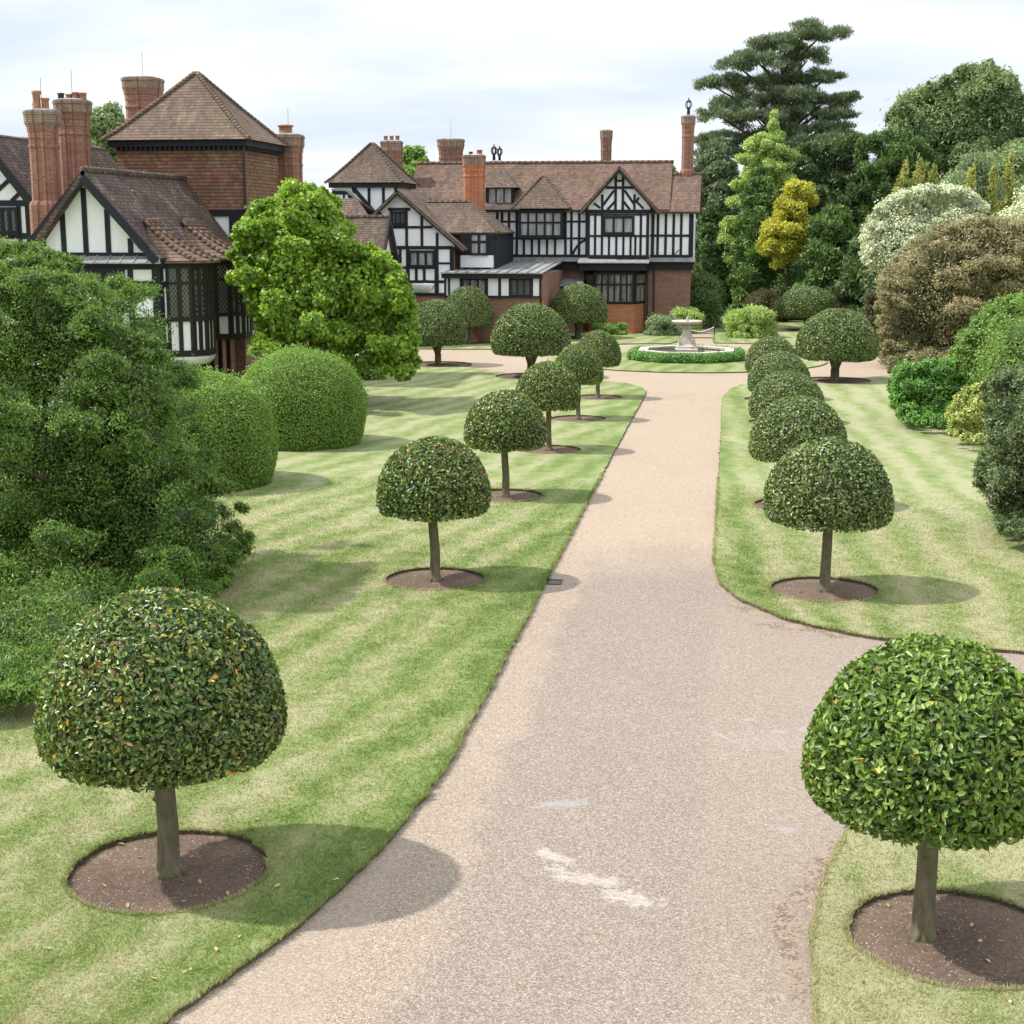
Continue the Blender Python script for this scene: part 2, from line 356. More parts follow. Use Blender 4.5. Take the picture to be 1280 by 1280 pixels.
pink_c = t.ramp(grain, [(0, (.145, .112, .088)), (.5, (.268, .217, .176)), (1, (.475, .41, .35))])
big = t.noise(t.vscale(p, (1, .5, 1)), .5, 4)
yy = t.m('ADD', y, t.m('MULTIPLY', t.m('SUBTRACT', t.noise(p, .7, 4), .5), 3.0))
near = t.rng(yy, 28.5, 24.5)
edgeL = t.rng(t.m('ADD', x, t.m('MULTIPLY', t.m('SUBTRACT', t.noise(p, 1.1, 4), .5), 1.0)), -2.75, -2.25)
near = t.m('MULTIPLY', near, t.m('MAXIMUM', edgeL, .45))
c = t.mix(near, tan_c, pink_c)
c = t.mix(t.m('MULTIPLY', t.rng(big, .5, .7), .35), c, t.mix(1., c, (.80, .80, .80), 'MULTIPLY'))
c = t.mix(t.m('MULTIPLY', t.rng(t.noise(p, 1.7, 5), .55, .75), .3), c, t.mix(1., c, (1.18, 1.15, 1.1), 'MULTIPLY'))
cem = t.m('MAXIMUM', blob(t, x, y, *G(690, 1070), .34, .10, -.55, p, .5, 6), t.m('MAXIMUM', blob(t, x, y, *G(728, 1097), .42, .15, -.35, p, .6, 5), blob(t, x, y, *G(785, 1122), .32, .15, -.2, p, .7, 5)))
c = t.mix(t.m('MULTIPLY', t.m('MULTIPLY', cem, t.rng(t.noise(t.vscale(p, (1, 3, 1), (0, 0, 0), (0, 0, .4)), 8, 6, .75), .36, .6, .25, 1.)), .6), c, (.60, .55, .46))
for (px, py, a, b_, an) in ((902, 920, .47, .035, -.85), (975, 914, .12, .06, 0), (935, 900, .09, .06, 0), (1012, 912, .2, .12, 0), (985, 1037, .12, .09, 0), (955, 925, .5, .35, 0), (700, 1005, .35, .12, .3)):
    c = t.mix(t.m('MULTIPLY', blob(t, x, y, *G(px, py), a, b_, an, p, .35, 7), .5 if a != .5 else .18), c, (.37, .36, .37))
deb = t.m('MAXIMUM', blob(t, x, y, *G(1025, 1085), .16, 1.1, -.28, p, .5, 2), t.m('MAXIMUM', blob(t, x, y, *G(985, 1180), .12, 1.4, .05, p, .5, 2), t.m('MAXIMUM', blob(t, x, y, *G(1010, 788), 1.4, .32, -.42, p, .4, 2), blob(t, x, y, *G(930, 762), .5, .25, -1., p, .5, 2))))
crumb = t.n('ShaderNodeTexVoronoi', None, Vector=p, Scale=34.0); cr = t.n('ShaderNodeSeparateColor', None, Color=crumb.outputs['Color']).outputs[1]
c = t.mix(t.m('MULTIPLY', deb, .35), c, (.36, .27, .19))
c = t.mix(t.m('MULTIPLY', t.m('MULTIPLY', deb, t.m('LESS_THAN', cr, t.rng(t.noise(p, 4, 4), .4, .62, .0, .75))), .85), c, (.12, .085, .06))
loose = t.rng(t.m('ADD', t.m('ABSOLUTE', t.m('ADD', x, 1.57)), t.m('MULTIPLY', t.noise(p, 3, 4), .4)), 1.5, 1.75)
c = t.mix(t.m('MULTIPLY', loose, .15), c, (.42, .33, .25))
c = t.mix(t.m('MULTIPLY', t.m('LESS_THAN', t.noise(p, 120, 2), .36), .4), c, (.13, .10, .08))
t.out(c, .9, t.bump(grain, .5, .012), .2); M['gravel'] = m
m, t = new_mat('pebble'); at = t.n('ShaderNodeAttribute', {'attribute_name': 'tone'})
t.out(t.ramp(at.outputs['Fac'], [(0, (.16, .11, .08)), (.4, (.42, .32, .22)), (.8, (.6, .5, .38)), (1, (.75, .7, .62))]), .8); M['pebble'] = m

# ------------------------------------------------------------------ foliage machinery
def unit(a): return a / np.maximum(np.linalg.norm(a, axis=1, keepdims=True), 1e-9)
def raw_mesh(name, V, Fc, tone=None, smooth=False):
    """V (n,3); Fc (m,k) same-size faces; tone per face"""
    me = bpy.data.meshes.new(name); k = Fc.shape[1]; m_ = len(Fc)
    me.vertices.add(len(V)); me.vertices.foreach_set('co', np.ascontiguousarray(V, dtype=np.float32).ravel())
    me.loops.add(m_ * k); me.loops.foreach_set('vertex_index', Fc.astype(np.int32).ravel())
    me.polygons.add(m_); me.polygons.foreach_set('loop_start', (np.arange(m_) * k).astype(np.int32))
    try: me.polygons.foreach_set('loop_total', np.full(m_, k, dtype=np.int32))
    except Exception: pass
    if tone is not None:
        a = me.attributes.new('tone', 'FLOAT', 'FACE'); a.data.foreach_set('value', tone.astype(np.float32))
    me.update(calc_edges=True)
    return me
def leaf_arrays(P, N, L, Wd, jit, lift, rs, droop=0.0, tone0=None, tjit=.5, oval=False):
    n = len(P)
    mN = unit(N + rs.normal(size=(n, 3)) * jit)
    r = rs.normal(size=(n, 3)); d = r - mN * (r * mN).sum(1, keepdims=True)
    d = unit(d); d = unit(d + N * lift + np.array([0, 0, -droop])); s = unit(np.cross(d, mN))
    Ls = (L * rs.uniform(.65, 1.25, n))[:, None]; Ws = (Wd * rs.uniform(.7, 1.2, n))[:, None]
    base = P - d * Ls * .45; fold = np.cross(s, d) * Ws * .18
    if oval:
        up_ = np.cross(s, d); cup = up_ * Ws * .16; tipd = up_ * Ls * -.10
        V = np.stack([base, base + d * Ls * .28 + s * Ws * .46 + cup, base + d * Ls * .68 + s * Ws * .40 + cup * .7, base + d * Ls + tipd, base + d * Ls * .68 - s * Ws * .40 + cup * .7, base + d * Ls * .28 - s * Ws * .46 + cup], 1).reshape(-1, 3)
        b6 = (np.arange(n) * 6)[:, None]; Fc = np.concatenate([b6 + np.array([0, 1, 2, 3]), b6 + np.array([0, 3, 4, 5])])
    else:
        V = np.stack([base, base + d * Ls * .5 + s * Ws * .5 + fold, base + d * Ls, base + d * Ls * .5 - s * Ws * .5 + fold], 1).reshape(-1, 3)
        Fc = np.arange(4 * n).reshape(n, 4)
    t0 = np.full(n, .45) if tone0 is None else tone0
    tone = np.clip(t0 + (rs.rand(n) - .5) * 2 * tjit, 0, .88)
    return V, Fc, tone
def lump(P, sc, rs):
    o = np.zeros(len(P))
    for i in range(5):
        k = rs.normal(size=3) * sc * (1 + .6 * i); o += np.sin(P @ k + rs.rand() * 6.28) / (1 + .4 * i)
    return o / 2.6
def sphere_pts(n, rs): return unit(rs.normal(size=(n, 3)))
def cube_sphere(k=3):
    V, Fc = [], []
    for ax in range(3):
        for sg in (-1, 1):
            o = len(V)
            for i in range(k + 1):
                for j in range(k + 1):
                    p = [0, 0, 0]; p[ax] = sg; p[(ax + 1) % 3] = tan((2 * i / k - 1) * PI / 4); p[(ax + 2) % 3] = tan((2 * j / k - 1) * PI / 4) * sg; V.append(p)
            for i in range(k):
                for j in range(k): a = o + i * (k + 1) + j; Fc.append([a, a + k + 1, a + k + 2, a + 1])
    return unit(np.array(V, float)), np.array(Fc)
ICOV, ICOF = cube_sphere()
def core_mesh_arrays(C, R, rs):
    Vs, Fs = [], []; o = 0
    for c, r in zip(C, R):
        v = ICOV * (1 + .10 * lump(ICOV * 2 + c, 1.5, rs)[:, None]) * r + c
        Vs.append(v); Fs.append(ICOF + o); o += len(ICOV)
    return np.concatenate(Vs), np.concatenate(Fs)

def crown(name, mat, parent, lobes, n, L, Wd, rs, jit=.7, lift=.3, droop=0., shell=.25, core=.62, rare=.0, up=.25, tj=.42, keep=.12, fuzz=.35):
    """lobes: (k,6) centre + radii in world metres. Leaves sit in the outer shell of every lobe that is not buried in another."""
    lobes = np.array(lobes, float); C = lobes[:, :3]; R = lobes[:, 3:]
    area = (R[:, 0] * R[:, 1] * R[:, 2]) ** (2 / 3); pr = area / area.sum()
    n2 = int(n * 1.7); idx = rs.choice(len(lobes), n2, p=pr); D = sphere_pts(n2, rs)
    rad = 1 - shell * rs.rand(n2) ** 1.5 + .10 * rs.normal(size=n2) + fuzz * rs.rand(n2) ** 4 * (rs.rand(n2) < .5)
    rad = rad * (1 + .16 * lump(D * 2.2 + C[idx] * 3.1, 1.3, rs))
    P = C[idx] + D * R[idx] * rad[:, None]
    buried = np.zeros(n2, bool)
    for j in np.argsort(-area)[:110]:
        q = (P - C[j]) / R[j]; ins = (q * q).sum(1) < .72; ins &= (idx != j); buried |= ins
    ok = ~buried | (rs.rand(n2) < keep); P, D, idx = P[ok][:n], D[ok][:n], idx[ok][:n]
    N = unit(D / R[idx] * R[idx].mean(1, keepdims=True) + np.array([0, 0, up]))
    lt = rs.normal(size=len(lobes)) * .10
    tone = .45 + lt[idx] + lump(P, 1.2 / max(R.mean(), .2), rs) * .12
    V, Fc, tn = leaf_arrays(P, N, L, Wd, jit, lift, rs, droop, tone, tj)
    if rare: k = rs.rand(len(tn)) < rare; tn[k] = .9 + .1 * rs.rand(k.sum())
    o0 = np.array(origin_of(parent)[:]); nl = len(Fc)
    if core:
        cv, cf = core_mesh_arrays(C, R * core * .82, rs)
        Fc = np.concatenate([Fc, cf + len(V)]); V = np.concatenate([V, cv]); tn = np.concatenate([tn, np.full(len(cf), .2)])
    me = raw_mesh(name, V - o0, Fc, tn); o = link(name, me, [M[mat], M['twig_shade']], parent)
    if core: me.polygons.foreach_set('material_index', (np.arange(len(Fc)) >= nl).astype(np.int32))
    return o
def ellipsoid_lobes(c, r, k, lr, rs, lower=-.4, squash=.8, inner=.72, var=.3):
    out = []
    D = sphere_pts(k * 4, rs); D = D[D[:, 2] > lower][:k]
    for d in D:
        s = lr * (1 + var * rs.uniform(-1, 1)); out.append([c[0] + d[0] * r[0] * inner, c[1] + d[1] * r[1] * inner, c[2] + d[2] * r[2] * inner, s, s, s * squash])
    out.append([c[0], c[1], c[2], r[0] * .6, r[1] * .6, r[2] * .6])
    return out
def wood(parent, base, top, r0, targets, mat='bark_dark', seg=8, rs=None, name='trunk', bend=.15):
    mb = MB(); b, tp = Vector(base), Vector(top); rs = rs or np.random.RandomState(1)
    ax = tp - b; side = Vector((rs.normal(), rs.normal(), 0)) * bend
    pts = [b + ax * k + side * sin(k * PI) for k in (0, .04, .3, .6, .85, 1)]
    mb.tube(pts, [r0 * 1.35, r0 * 1.08, r0 * .92, r0 * .7, r0 * .45, r0 * .2], seg)
    for q in targets:
        q = Vector(q); k = min(.9, max(.25, (q.z - b.z) / max(ax.z, .1) * .75)); s = b + ax * k + side * sin(k * PI)
        mid = s.lerp(q, .5) + Vector((0, 0, -(q - s).length * .08))
        mb.tube([s, mid, q], [r0 * .38, r0 * .25, r0 * .06], 6, False)
    return mb.build(name, M[mat], parent, True)

def rev_area(prof, n, rs):
    pr = np.array(prof); a, b = pr[:-1], pr[1:]; ln = np.linalg.norm(b - a, axis=1); w = ln * (a[:, 0] + b[:, 0]) / 2 + 1e-9
    i = rs.choice(len(w), n, p=w / w.sum()); k = rs.rand(n)[:, None]; rz = a[i] * (1 - k) + b[i] * k
    th = rs.rand(n) * 2 * PI; tg = (b - a)[i] / ln[i][:, None]
    nr = np.stack([tg[:, 1], -tg[:, 0]], 1)
    P = np.stack([rz[:, 0] * np.cos(th), rz[:, 0] * np.sin(th), rz[:, 1]], 1)
    N = np.stack([nr[:, 0] * np.cos(th), nr[:, 0] * np.sin(th), nr[:, 1]], 1)
    return P, N
def dome_profile(R, zb, zt, eq=.22, under=.85, p=2.0, cup=.12):
    """clipped mushroom head: from the trunk outwards below, round the lip and over the dome"""
    ze = zb + (zt - zb) * eq; out = [(.02, zb + cup), (R * under * .6, zb + cup * .6), (R * under, zb)]
    for k in range(1, 6):
        a = k / 6; out.append((R * (under + (1 - under) * sin(a * PI / 2)), zb + (ze - zb) * (1 - cos(a * PI / 2))))
    for k in range(0, 15):
        a = k / 14 * PI / 2; out.append((R * max(cos(a), 0) ** (2 / p), ze + (zt - ze) * sin(a) ** (2 / p)))
    return out
def clipped(name, mat, parent, prof, n, L, Wd, seed, jit=.45, lift=.12, depth=.12, lumpy=.03, rare=0., sx=1., sy=1., off=(0, 0, 0), tj=.40, fuzz=0., core=.9, oval=True):
    rs = np.random.RandomState(seed)
    P, N = rev_area(prof, n, rs)
    dp = depth * rs.rand(n) ** 1.6; dp -= (lump(P, 1.6, rs) * lumpy * 1.3 + lump(P, 4.5, rs) * .012)
    if fuzz: dp -= (rs.rand(n) < .12) * rs.rand(n) * fuzz * np.clip(N[:, 2] + .3, 0, 1)
    P = P - N * dp[:, None]
    tone = .42 + lump(P, 1.3, rs) * .10 + lump(P, 5, rs) * .06
    V, Fc, tn = leaf_arrays(P, N, L, Wd, jit, lift, rs, .05, tone, tj, oval)
    if rare: k = rs.rand(n) < rare; tn[k] = .78 + .22 * rs.rand(k.sum()) ** 1.3
    if oval: tn = np.tile(tn, 2)
    V = V * np.array([sx, sy, 1]) + np.array(off)
    o = link(name, raw_mesh(name, V, Fc, tn), M[mat], parent)
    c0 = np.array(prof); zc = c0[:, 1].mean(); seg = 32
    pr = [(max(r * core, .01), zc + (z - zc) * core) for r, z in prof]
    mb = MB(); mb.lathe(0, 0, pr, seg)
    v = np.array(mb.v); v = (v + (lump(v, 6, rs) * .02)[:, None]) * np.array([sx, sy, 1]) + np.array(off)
    me = bpy.data.meshes.new('twig_shade_core'); me.from_pydata(v.tolist(), [], mb.f); me.update(); me.shade_smooth(); link('twig_shade_core', me, M['twig_shade'], o)  # solid dark hull standing in for shaded inner twig growth
    return o

# ------------------------------------------------------------------ camera, light, world
cam = bpy.data.cameras.new('camera'); co = bpy.data.objects.new('camera', cam); COL.objects.link(co)
cam.sensor_width = 36; cam.lens = 36 * F / 1280; cam.clip_end = 4000; cam.clip_start = .1
co.location = (0, 0, EYE); co.rotation_euler = (PI / 2 - PITCH, 0, YAW); SC.camera = co
ELEV = radians(51)
sh = Vector((1, .115, 0)).normalized()                       # shadows fall this way
sdir = Vector((-sh.x * cos(ELEV), -sh.y * cos(ELEV), sin(ELEV)))   # towards the sun
sl = bpy.data.lights.new('sun', 'SUN'); sl.energy = 3.1; sl.angle = radians(1.3); sl.color = (1, .965, .91)
so = bpy.data.objects.new('sun', sl); COL.objects.link(so); so.rotation_euler = sdir.to_track_quat('Z', 'Y').to_euler()
wd = bpy.data.worlds.new('World'); SC.world = wd; wd.use_nodes = True; wd.node_tree.nodes.clear(); t = NT(wd.node_tree)
sky = t.n('ShaderNodeTexSky'); sky.sky_type = 'NISHITA'; sky.sun_disc = False; sky.sun_elevation = ELEV; sky.sun_rotation = math.atan2(sdir.x, sdir.y)
blue = t.mix(1.0, sky.outputs[0], (.12, .12, .12), 'MULTIPLY')
dirv = t.n('ShaderNodeTexCoord').outputs['Generated']; sp = t.n('ShaderNodeSeparateXYZ', None, Vector=dirv)
z = t.m('MAXIMUM', sp.outputs[2], 0.0)
# a cloud deck: project the direction onto a flat layer so that clouds flatten towards the horizon
den = t.m('ADD', z, .16)
cv = t.n('ShaderNodeCombineXYZ'); t.set(cv.inputs[0], t.m('DIVIDE', sp.outputs[0], den)); t.set(cv.inputs[1], t.m('DIVIDE', sp.outputs[1], den))
n1 = t.noise(t.vscale(cv.outputs[0], (.5, 1.1, 1), (3.1, 1.2, 0), (0, 0, .35)), .9, 6, .5, .4)
n2 = t.noise(t.vscale(cv.outputs[0], (.6, 1.2, 1), (.4, 5.2, 0), (0, 0, .3)), 1.6, 6, .55, .3)
cc = t.mix(t.rng(n1, .40, .58), (.485, .545, .635), (.655, .67, .69))
cc = t.mix(t.rng(n2, .55, .75, 0, .45), cc, (.70, .70, .695))
cc = t.mix(1.0, cc, t.ramp(z, [(0, (1, 1, 1)), (.3, (1.05, 1.05, 1.05)), (1, (1.65, 1.65, 1.65))]), 'MULTIPLY')
skyc = t.mix(t.rng(n1, .22, .34, .55, 1.), blue, cc)
bg = t.n('ShaderNodeBackground'); t.set(bg.inputs[0], skyc); bg.inputs[1].default_value = 1.0
ow = t.n('ShaderNodeOutputWorld'); t.set(ow.inputs[0], bg.outputs[0])
SC.cycles.max_bounces = 6; SC.cycles.diffuse_bounces = 3; SC.cycles.glossy_bounces = 2; SC.cycles.transmission_bounces = 3; SC.cycles.caustics_reflective = False; SC.cycles.caustics_refractive = False
SC.view_settings.view_transform = 'Standard'; SC.view_settings.look = 'None'; SC.view_settings.exposure = 0.68; SC.view_settings.gamma = 1

# ------------------------------------------------------------------ ground, gravel, lawns
CX, CY = -1.9, 69.0; RI, RO = 6.4, 9.5        # island and outer edge of the gravel ring
MB().box(-900, 900, -200, 1800, -.6, -.02).build('ground', M['turf'])['kind'] = 'structure'
# gravel under everything near the drive, just above the ground
gm = MB(); gm.add([(-34, 3, 0), (34, 3, 0), (34, 84, 0), (-34, 84, 0)], [(0, 1, 2, 3)])
gm.build('gravel_drive', M['gravel'])['kind'] = 'structure'
gp = [(-2.7, 83), (-.9, 83), (-.75, 96), (-.2, 112), (.6, 122), (-.8, 122), (-1.6, 112), (-2.3, 96)]
gm = MB(); gm.add([(x, y, .05) for x, y in gp], [tuple(range(8))]); gm.build('garden_path', M['gravel'])['kind'] = 'structure'

def arc(cx, cy, r, a0, a1, n): return [(cx + r * cos(radians(a0 + (a1 - a0) * i / n)), cy + r * sin(radians(a0 + (a1 - a0) * i / n))) for i in range(n + 1)]
def resample(poly, step, closed=True):
    out = []
    n = len(poly)
    for i in range(n if closed else n - 1):
        a, b = poly[i], poly[(i + 1) % n]; d = hypot(b[0] - a[0], b[1] - a[1]); k = max(1, int(d / step))
        if max(abs(a[0]), abs(b[0])) > 20: k = max(1, int(d / 3))
        for j in range(k): out.append((a[0] + (b[0] - a[0]) * j / k, a[1] + (b[1] - a[1]) * j / k))
    return out
def smooth_poly(pts, it=2):
    for _ in range(it):
        q = []
        n = len(pts)
        for i in range(n):
            a, b = pts[i], pts[(i + 1) % n]
            q += [(a[0] * .75 + b[0] * .25, a[1] * .75 + b[1] * .25), (a[0] * .25 + b[0] * .75, a[1] * .25 + b[1] * .75)]
        pts = q
    return pts
def inside(P, poly):
    x, y = P[:, 0], P[:, 1]; res = np.zeros(len(P), bool); n = len(poly); pl = np.array(poly)
    x1, y1 = pl[:, 0], pl[:, 1]; x2, y2 = np.roll(x1, -1), np.roll(y1, -1)
    for a, b, c, d in zip(x1, y1, x2, y2):
        if b == d: continue
        k = ((b > y) != (d > y)) & (x < (c - a) * (y - b) / (d - b) + a); res ^= k
    return res
LAWN_Z = .052
rj = random.Random(3)
def lawn(name, outline, holes, label=None):
    def rough(poly, s=.012): return [(x + rj.gauss(0, s), y + rj.gauss(0, s)) for x, y in poly]
    loops = [rough(resample(outline, .12))] + [rough(resample(h, .1), .010) for h in holes]
    flat = [p for l in loops for p in l]; ed = []; o = 0
    for l in loops: ed += [(o + i, o + (i + 1) % len(l)) for i in range(len(l))]; o += len(l)
    rv, _, rf_, ov, _, _ = geometry.delaunay_2d_cdt([Vector(p) for p in flat], ed, [], 0, 1e-6)
    cen = np.array([[sum(rv[i].x for i in f) / 3, sum(rv[i].y for i in f) / 3] for f in rf_])
    ok = inside(cen, loops[0])
    for l in loops[1:]: ok &= ~inside(cen, l)
    tris = [tuple(f) for f, k in zip(rf_, ok) if k]; nr = len(rv)
    vs = [(p.x, p.y, LAWN_Z) for p in rv] + [(x, y, LAWN_Z) for x, y in flat] + [(x, y, -.01) for x, y in flat]; n = len(flat); fs = [tuple(tr) for tr in tris]; o = nr
    nt_ = len(fs)
    for l in loops:
        for i in range(len(l)):
            a, b = o + i, o + (i + 1) % len(l); fs.append((a, b, b + n, a + n))
        o += len(l)
    me = bpy.data.meshes.new(name)
    fs = [((f if (Vector(vs[f[1]]) - Vector(vs[f[0]])).cross(Vector(vs[f[2]]) - Vector(vs[f[0]])).z > 0 else f[::-1]) if i < nt_ else f) for i, f in enumerate(fs)]
    me.from_pydata(vs, [], fs); me.update()
    o_ = link(name, me, [M['turf'], M['cut']])
    for i, p in enumerate(me.polygons): p.material_index = 0 if i < nt_ else 1
    o_['kind'] = 'structure'; return loops
def circle(cx, cy, r, n=40): return [(cx + r * cos(2 * PI * i / n), cy + r * sin(2 * PI * i / n)) for i in range(n)][::-1]

# trunk positions: x, y, scale, height factor
LEFT = [(-5.09, 12.49), (-4.9, 24.44), (-4.89, 32.63), (-4.77, 39.83), (-4.65, 46.62), (-4.57, 52.77)]
RIGHT = [(1.79, 12.21), (1.71, 24.64), (1.56, 32.4), (1.60, 39.9), (1.62, 46.6), (1.55, 53.0)]
MUSH = {'M1': (-12.75, 64.8), 'M2': (-13.6, 77.4), 'M3': (-7.95, 60.0), 'M4': (-8.2, 81.6), 'M5': (4.24, 60.1), 'M6': (4.6, 90.0)}
bedL = [circle(x, y, .95 if i == 0 else .88) for i, (x, y) in enumerate(LEFT)] + [circle(*MUSH['M1'], 1.5), circle(*MUSH['M3'], 1.45)]
bedR = [circle(x, y, .93) for i, (x, y) in enumerate(RIGHT) if i] + [circle(*MUSH['M5'], 1.4)]
A_out = [(-4.6, 3.5), (-4.5, 8.0), (-4.1, 10.0), (-3.55, 11.6), (-3.22, 13.3), (-3.02, 15.4), (-2.99, 20), (-2.99, 30), (-2.97, 45), (-2.93, 53.5), (-2.98, 55.2), (-3.25, 56.6), (-3.9, 57.9)]
A_out += arc(CX, CY, 10.6, 252, 214, 8)[2:] + [(-13.5, 65.8), (-18, 66.5), (-33, 67), (-33, 3.5)]
LA = lawn('lawn_left', A_out, bedL)
B_out = [(33, 16.5), (12, 19.0), (5.5, 21.0), (4.3, 21.28), (2.9, 21.5), (1.95, 21.92), (1.0, 22.65), (.3, 23.8), (-.03, 24.9), (-.14, 26.5), (-.14, 40), (-.14, 52.9), (-.05, 54.6), (.12, 56.3), (.55, 57.9)]
B_out += arc(CX, CY, 10.6, 287, 318, 8)[1:] + [(8.2, 63.9), (33, 66)]
LB = lawn('lawn_right', B_out[::-1], bedR)
C_out = [(.78, 3.5), (.80, 9.0), (.80, 10.6), (.84, 11.9), (1.0, 13.1), (1.3, 14.3), (1.85, 15.5), (2.7, 16.7), (4.2, 17.7), (6.5, 17.6), (12, 16.0), (33, 12), (33, 3.5)]
LC = lawn('lawn_corner', C_out[::-1], [circle(2.08, 12.18, .93)])
lawn('lawn_island', arc(CX, CY, RI, 0, 356, 60), [circle(CX, CY + .3, 2.75)])
E_out = arc(CX, CY, RO, 97, 150, 14) + [(-14, 73.2), (-33, 73.0), (-33, 84.2), (-2.75, 84.2), (-2.65, 80.0)]
lawn('lawn_house', E_out, [circle(*MUSH['M2'], 1.3), circle(*MUSH['M4'], 1.3)])
F_out = [(-.75, 79.3)] + arc(CX, CY, RO + 1.0, 80, 36, 10)[1:] + [(8.0, 73.0), (33, 75.5), (33, 130), (1.6, 130), (-.2, 112), (-.75, 96), (-.9, 84)]
lawn('lawn_back', F_out[::-1], [circle(*MUSH['M6'], 1.2)])

def soil_bed(x, y, r):
    mb = MB(); rings = 9; seg = 44; vs = [(x, y, .022)]
    rr = random.Random(int(x * 97 + y * 13))
    for i in range(1, rings + 1):
        k = i / rings
        for j in range(seg):
            a = 2 * PI * j / seg; z = .016 * (1 - k * k) + rr.gauss(0, .005) * (1 if i < rings else 0) + .006
            vs.append((x + r * k * cos(a), y + r * k * sin(a), z))
    fs = [(0, 1 + j, 1 + (j + 1) % seg) for j in range(seg)]
    for i in range(rings - 1):
        for j in range(seg):
            a = 1 + i * seg + j; b = 1 + i * seg + (j + 1) % seg; fs.append((a, a + seg, b + seg, b))
    mb.add(vs, fs); mb.build('soil_bed', M['soil'], None, True)['kind'] = 'structure'
for i, (x, y) in enumerate(LEFT): soil_bed(x, y, .97 if i == 0 else .90)
for i, (x, y) in enumerate(RIGHT): soil_bed(x + (.29 if i == 0 else 0), y - (.03 if i == 0 else 0), .95)
for k, r in (('M1', 1.52), ('M3', 1.47), ('M5', 1.42), ('M2', 1.32), ('M4', 1.32), ('M6', 1.22)): soil_bed(*MUSH[k], r)

# grass blades on the near turf (one mass)
def blades(seed=5):
    rs = np.random.RandomState(seed); out = []
    n = 1150000
    # denser near the camera
    Y = 9.5 + (rs.rand(n) ** 1.7) * 25.0; X = rs.uniform(-12.5, 7.0, n)
    vis = (X > -(Y * .53 + .6)) & (X < Y * .235 + .4) & ~((X > -2.9) & (X < -.25))
    P = np.stack([X[vis], Y[vis]], 1)
    m = np.zeros(len(P), bool)
    for poly, holes in ((A_out, bedL[:3]), (B_out, bedR[:2]), (C_out, [circle(2.08, 12.18, .93)])):
        k = inside(P, poly)
        for h in holes:
            c = np.mean(h, axis=0); k &= np.hypot(P[:, 0] - c[0], P[:, 1] - c[1]) > (.95 if c[1] < 13 and c[0] < 0 else .9)
        m |= k
    P = P[m]; P = P[rs.rand(len(P)) < np.clip((36 - P[:, 1]) / 12, 0, 1)]
    # ragged fringe along every cut edge
    fr = []
    for loops in (LA, LB, LC):
        for l in loops:
            for i in range(len(l)):
                a, b = l[i], l[(i + 1) % len(l)]
                if 9 < a[1] < 36 and -12 < a[0] < 7:
                    d = hypot(b[0] - a[0], b[1] - a[1])
                    if d > .5: continue
                    for _ in range(int(d * (420 if a[1] < 20 else 200))):
                        k = random.random(); fr.append((a[0] + (b[0] - a[0]) * k + random.gauss(0, .012), a[1] + (b[1] - a[1]) * k + random.gauss(0, .012)))
    fr = np.array(fr); nf = len(fr)
    H = np.concatenate([rs.uniform(.012, .034, len(P)), rs.uniform(.02, .055, nf)]); P = np.concatenate([P, fr]); n = len(P)
    clump = np.sin(P[:, 0] * 9 + np.sin(P[:, 1] * 7)) * np.sin(P[:, 1] * 8 + np.sin(P[:, 0] * 5)); H *= 1 + .25 * clump
    th = rs.rand(n) * 6.283; lean = rs.uniform(.2, 1.1, n) * H; w = .0035 + .00022 * P[:, 1] * (1 + rs.rand(n))
    ax, ay = np.cos(th), np.sin(th); ph = rs.rand(n) * 6.283
    base = np.stack([P[:, 0], P[:, 1], np.full(n, LAWN_Z - .004)], 1); sd = np.stack([ax * w, ay * w, np.zeros(n)], 1)
    tip = base + np.stack([np.cos(ph) * lean, np.sin(ph) * lean, H], 1)
    V = np.stack([base - sd, base + sd, tip], 1).reshape(-1, 3)
    me = raw_mesh('grass', V, np.arange(3 * n).reshape(n, 3), rs.rand(n))
    o = link('grass', me, M['blade']); tag(o, 'short mown grass blades, partly straw coloured, on the near lawns', 'grass', None, 'stuff')
blades()
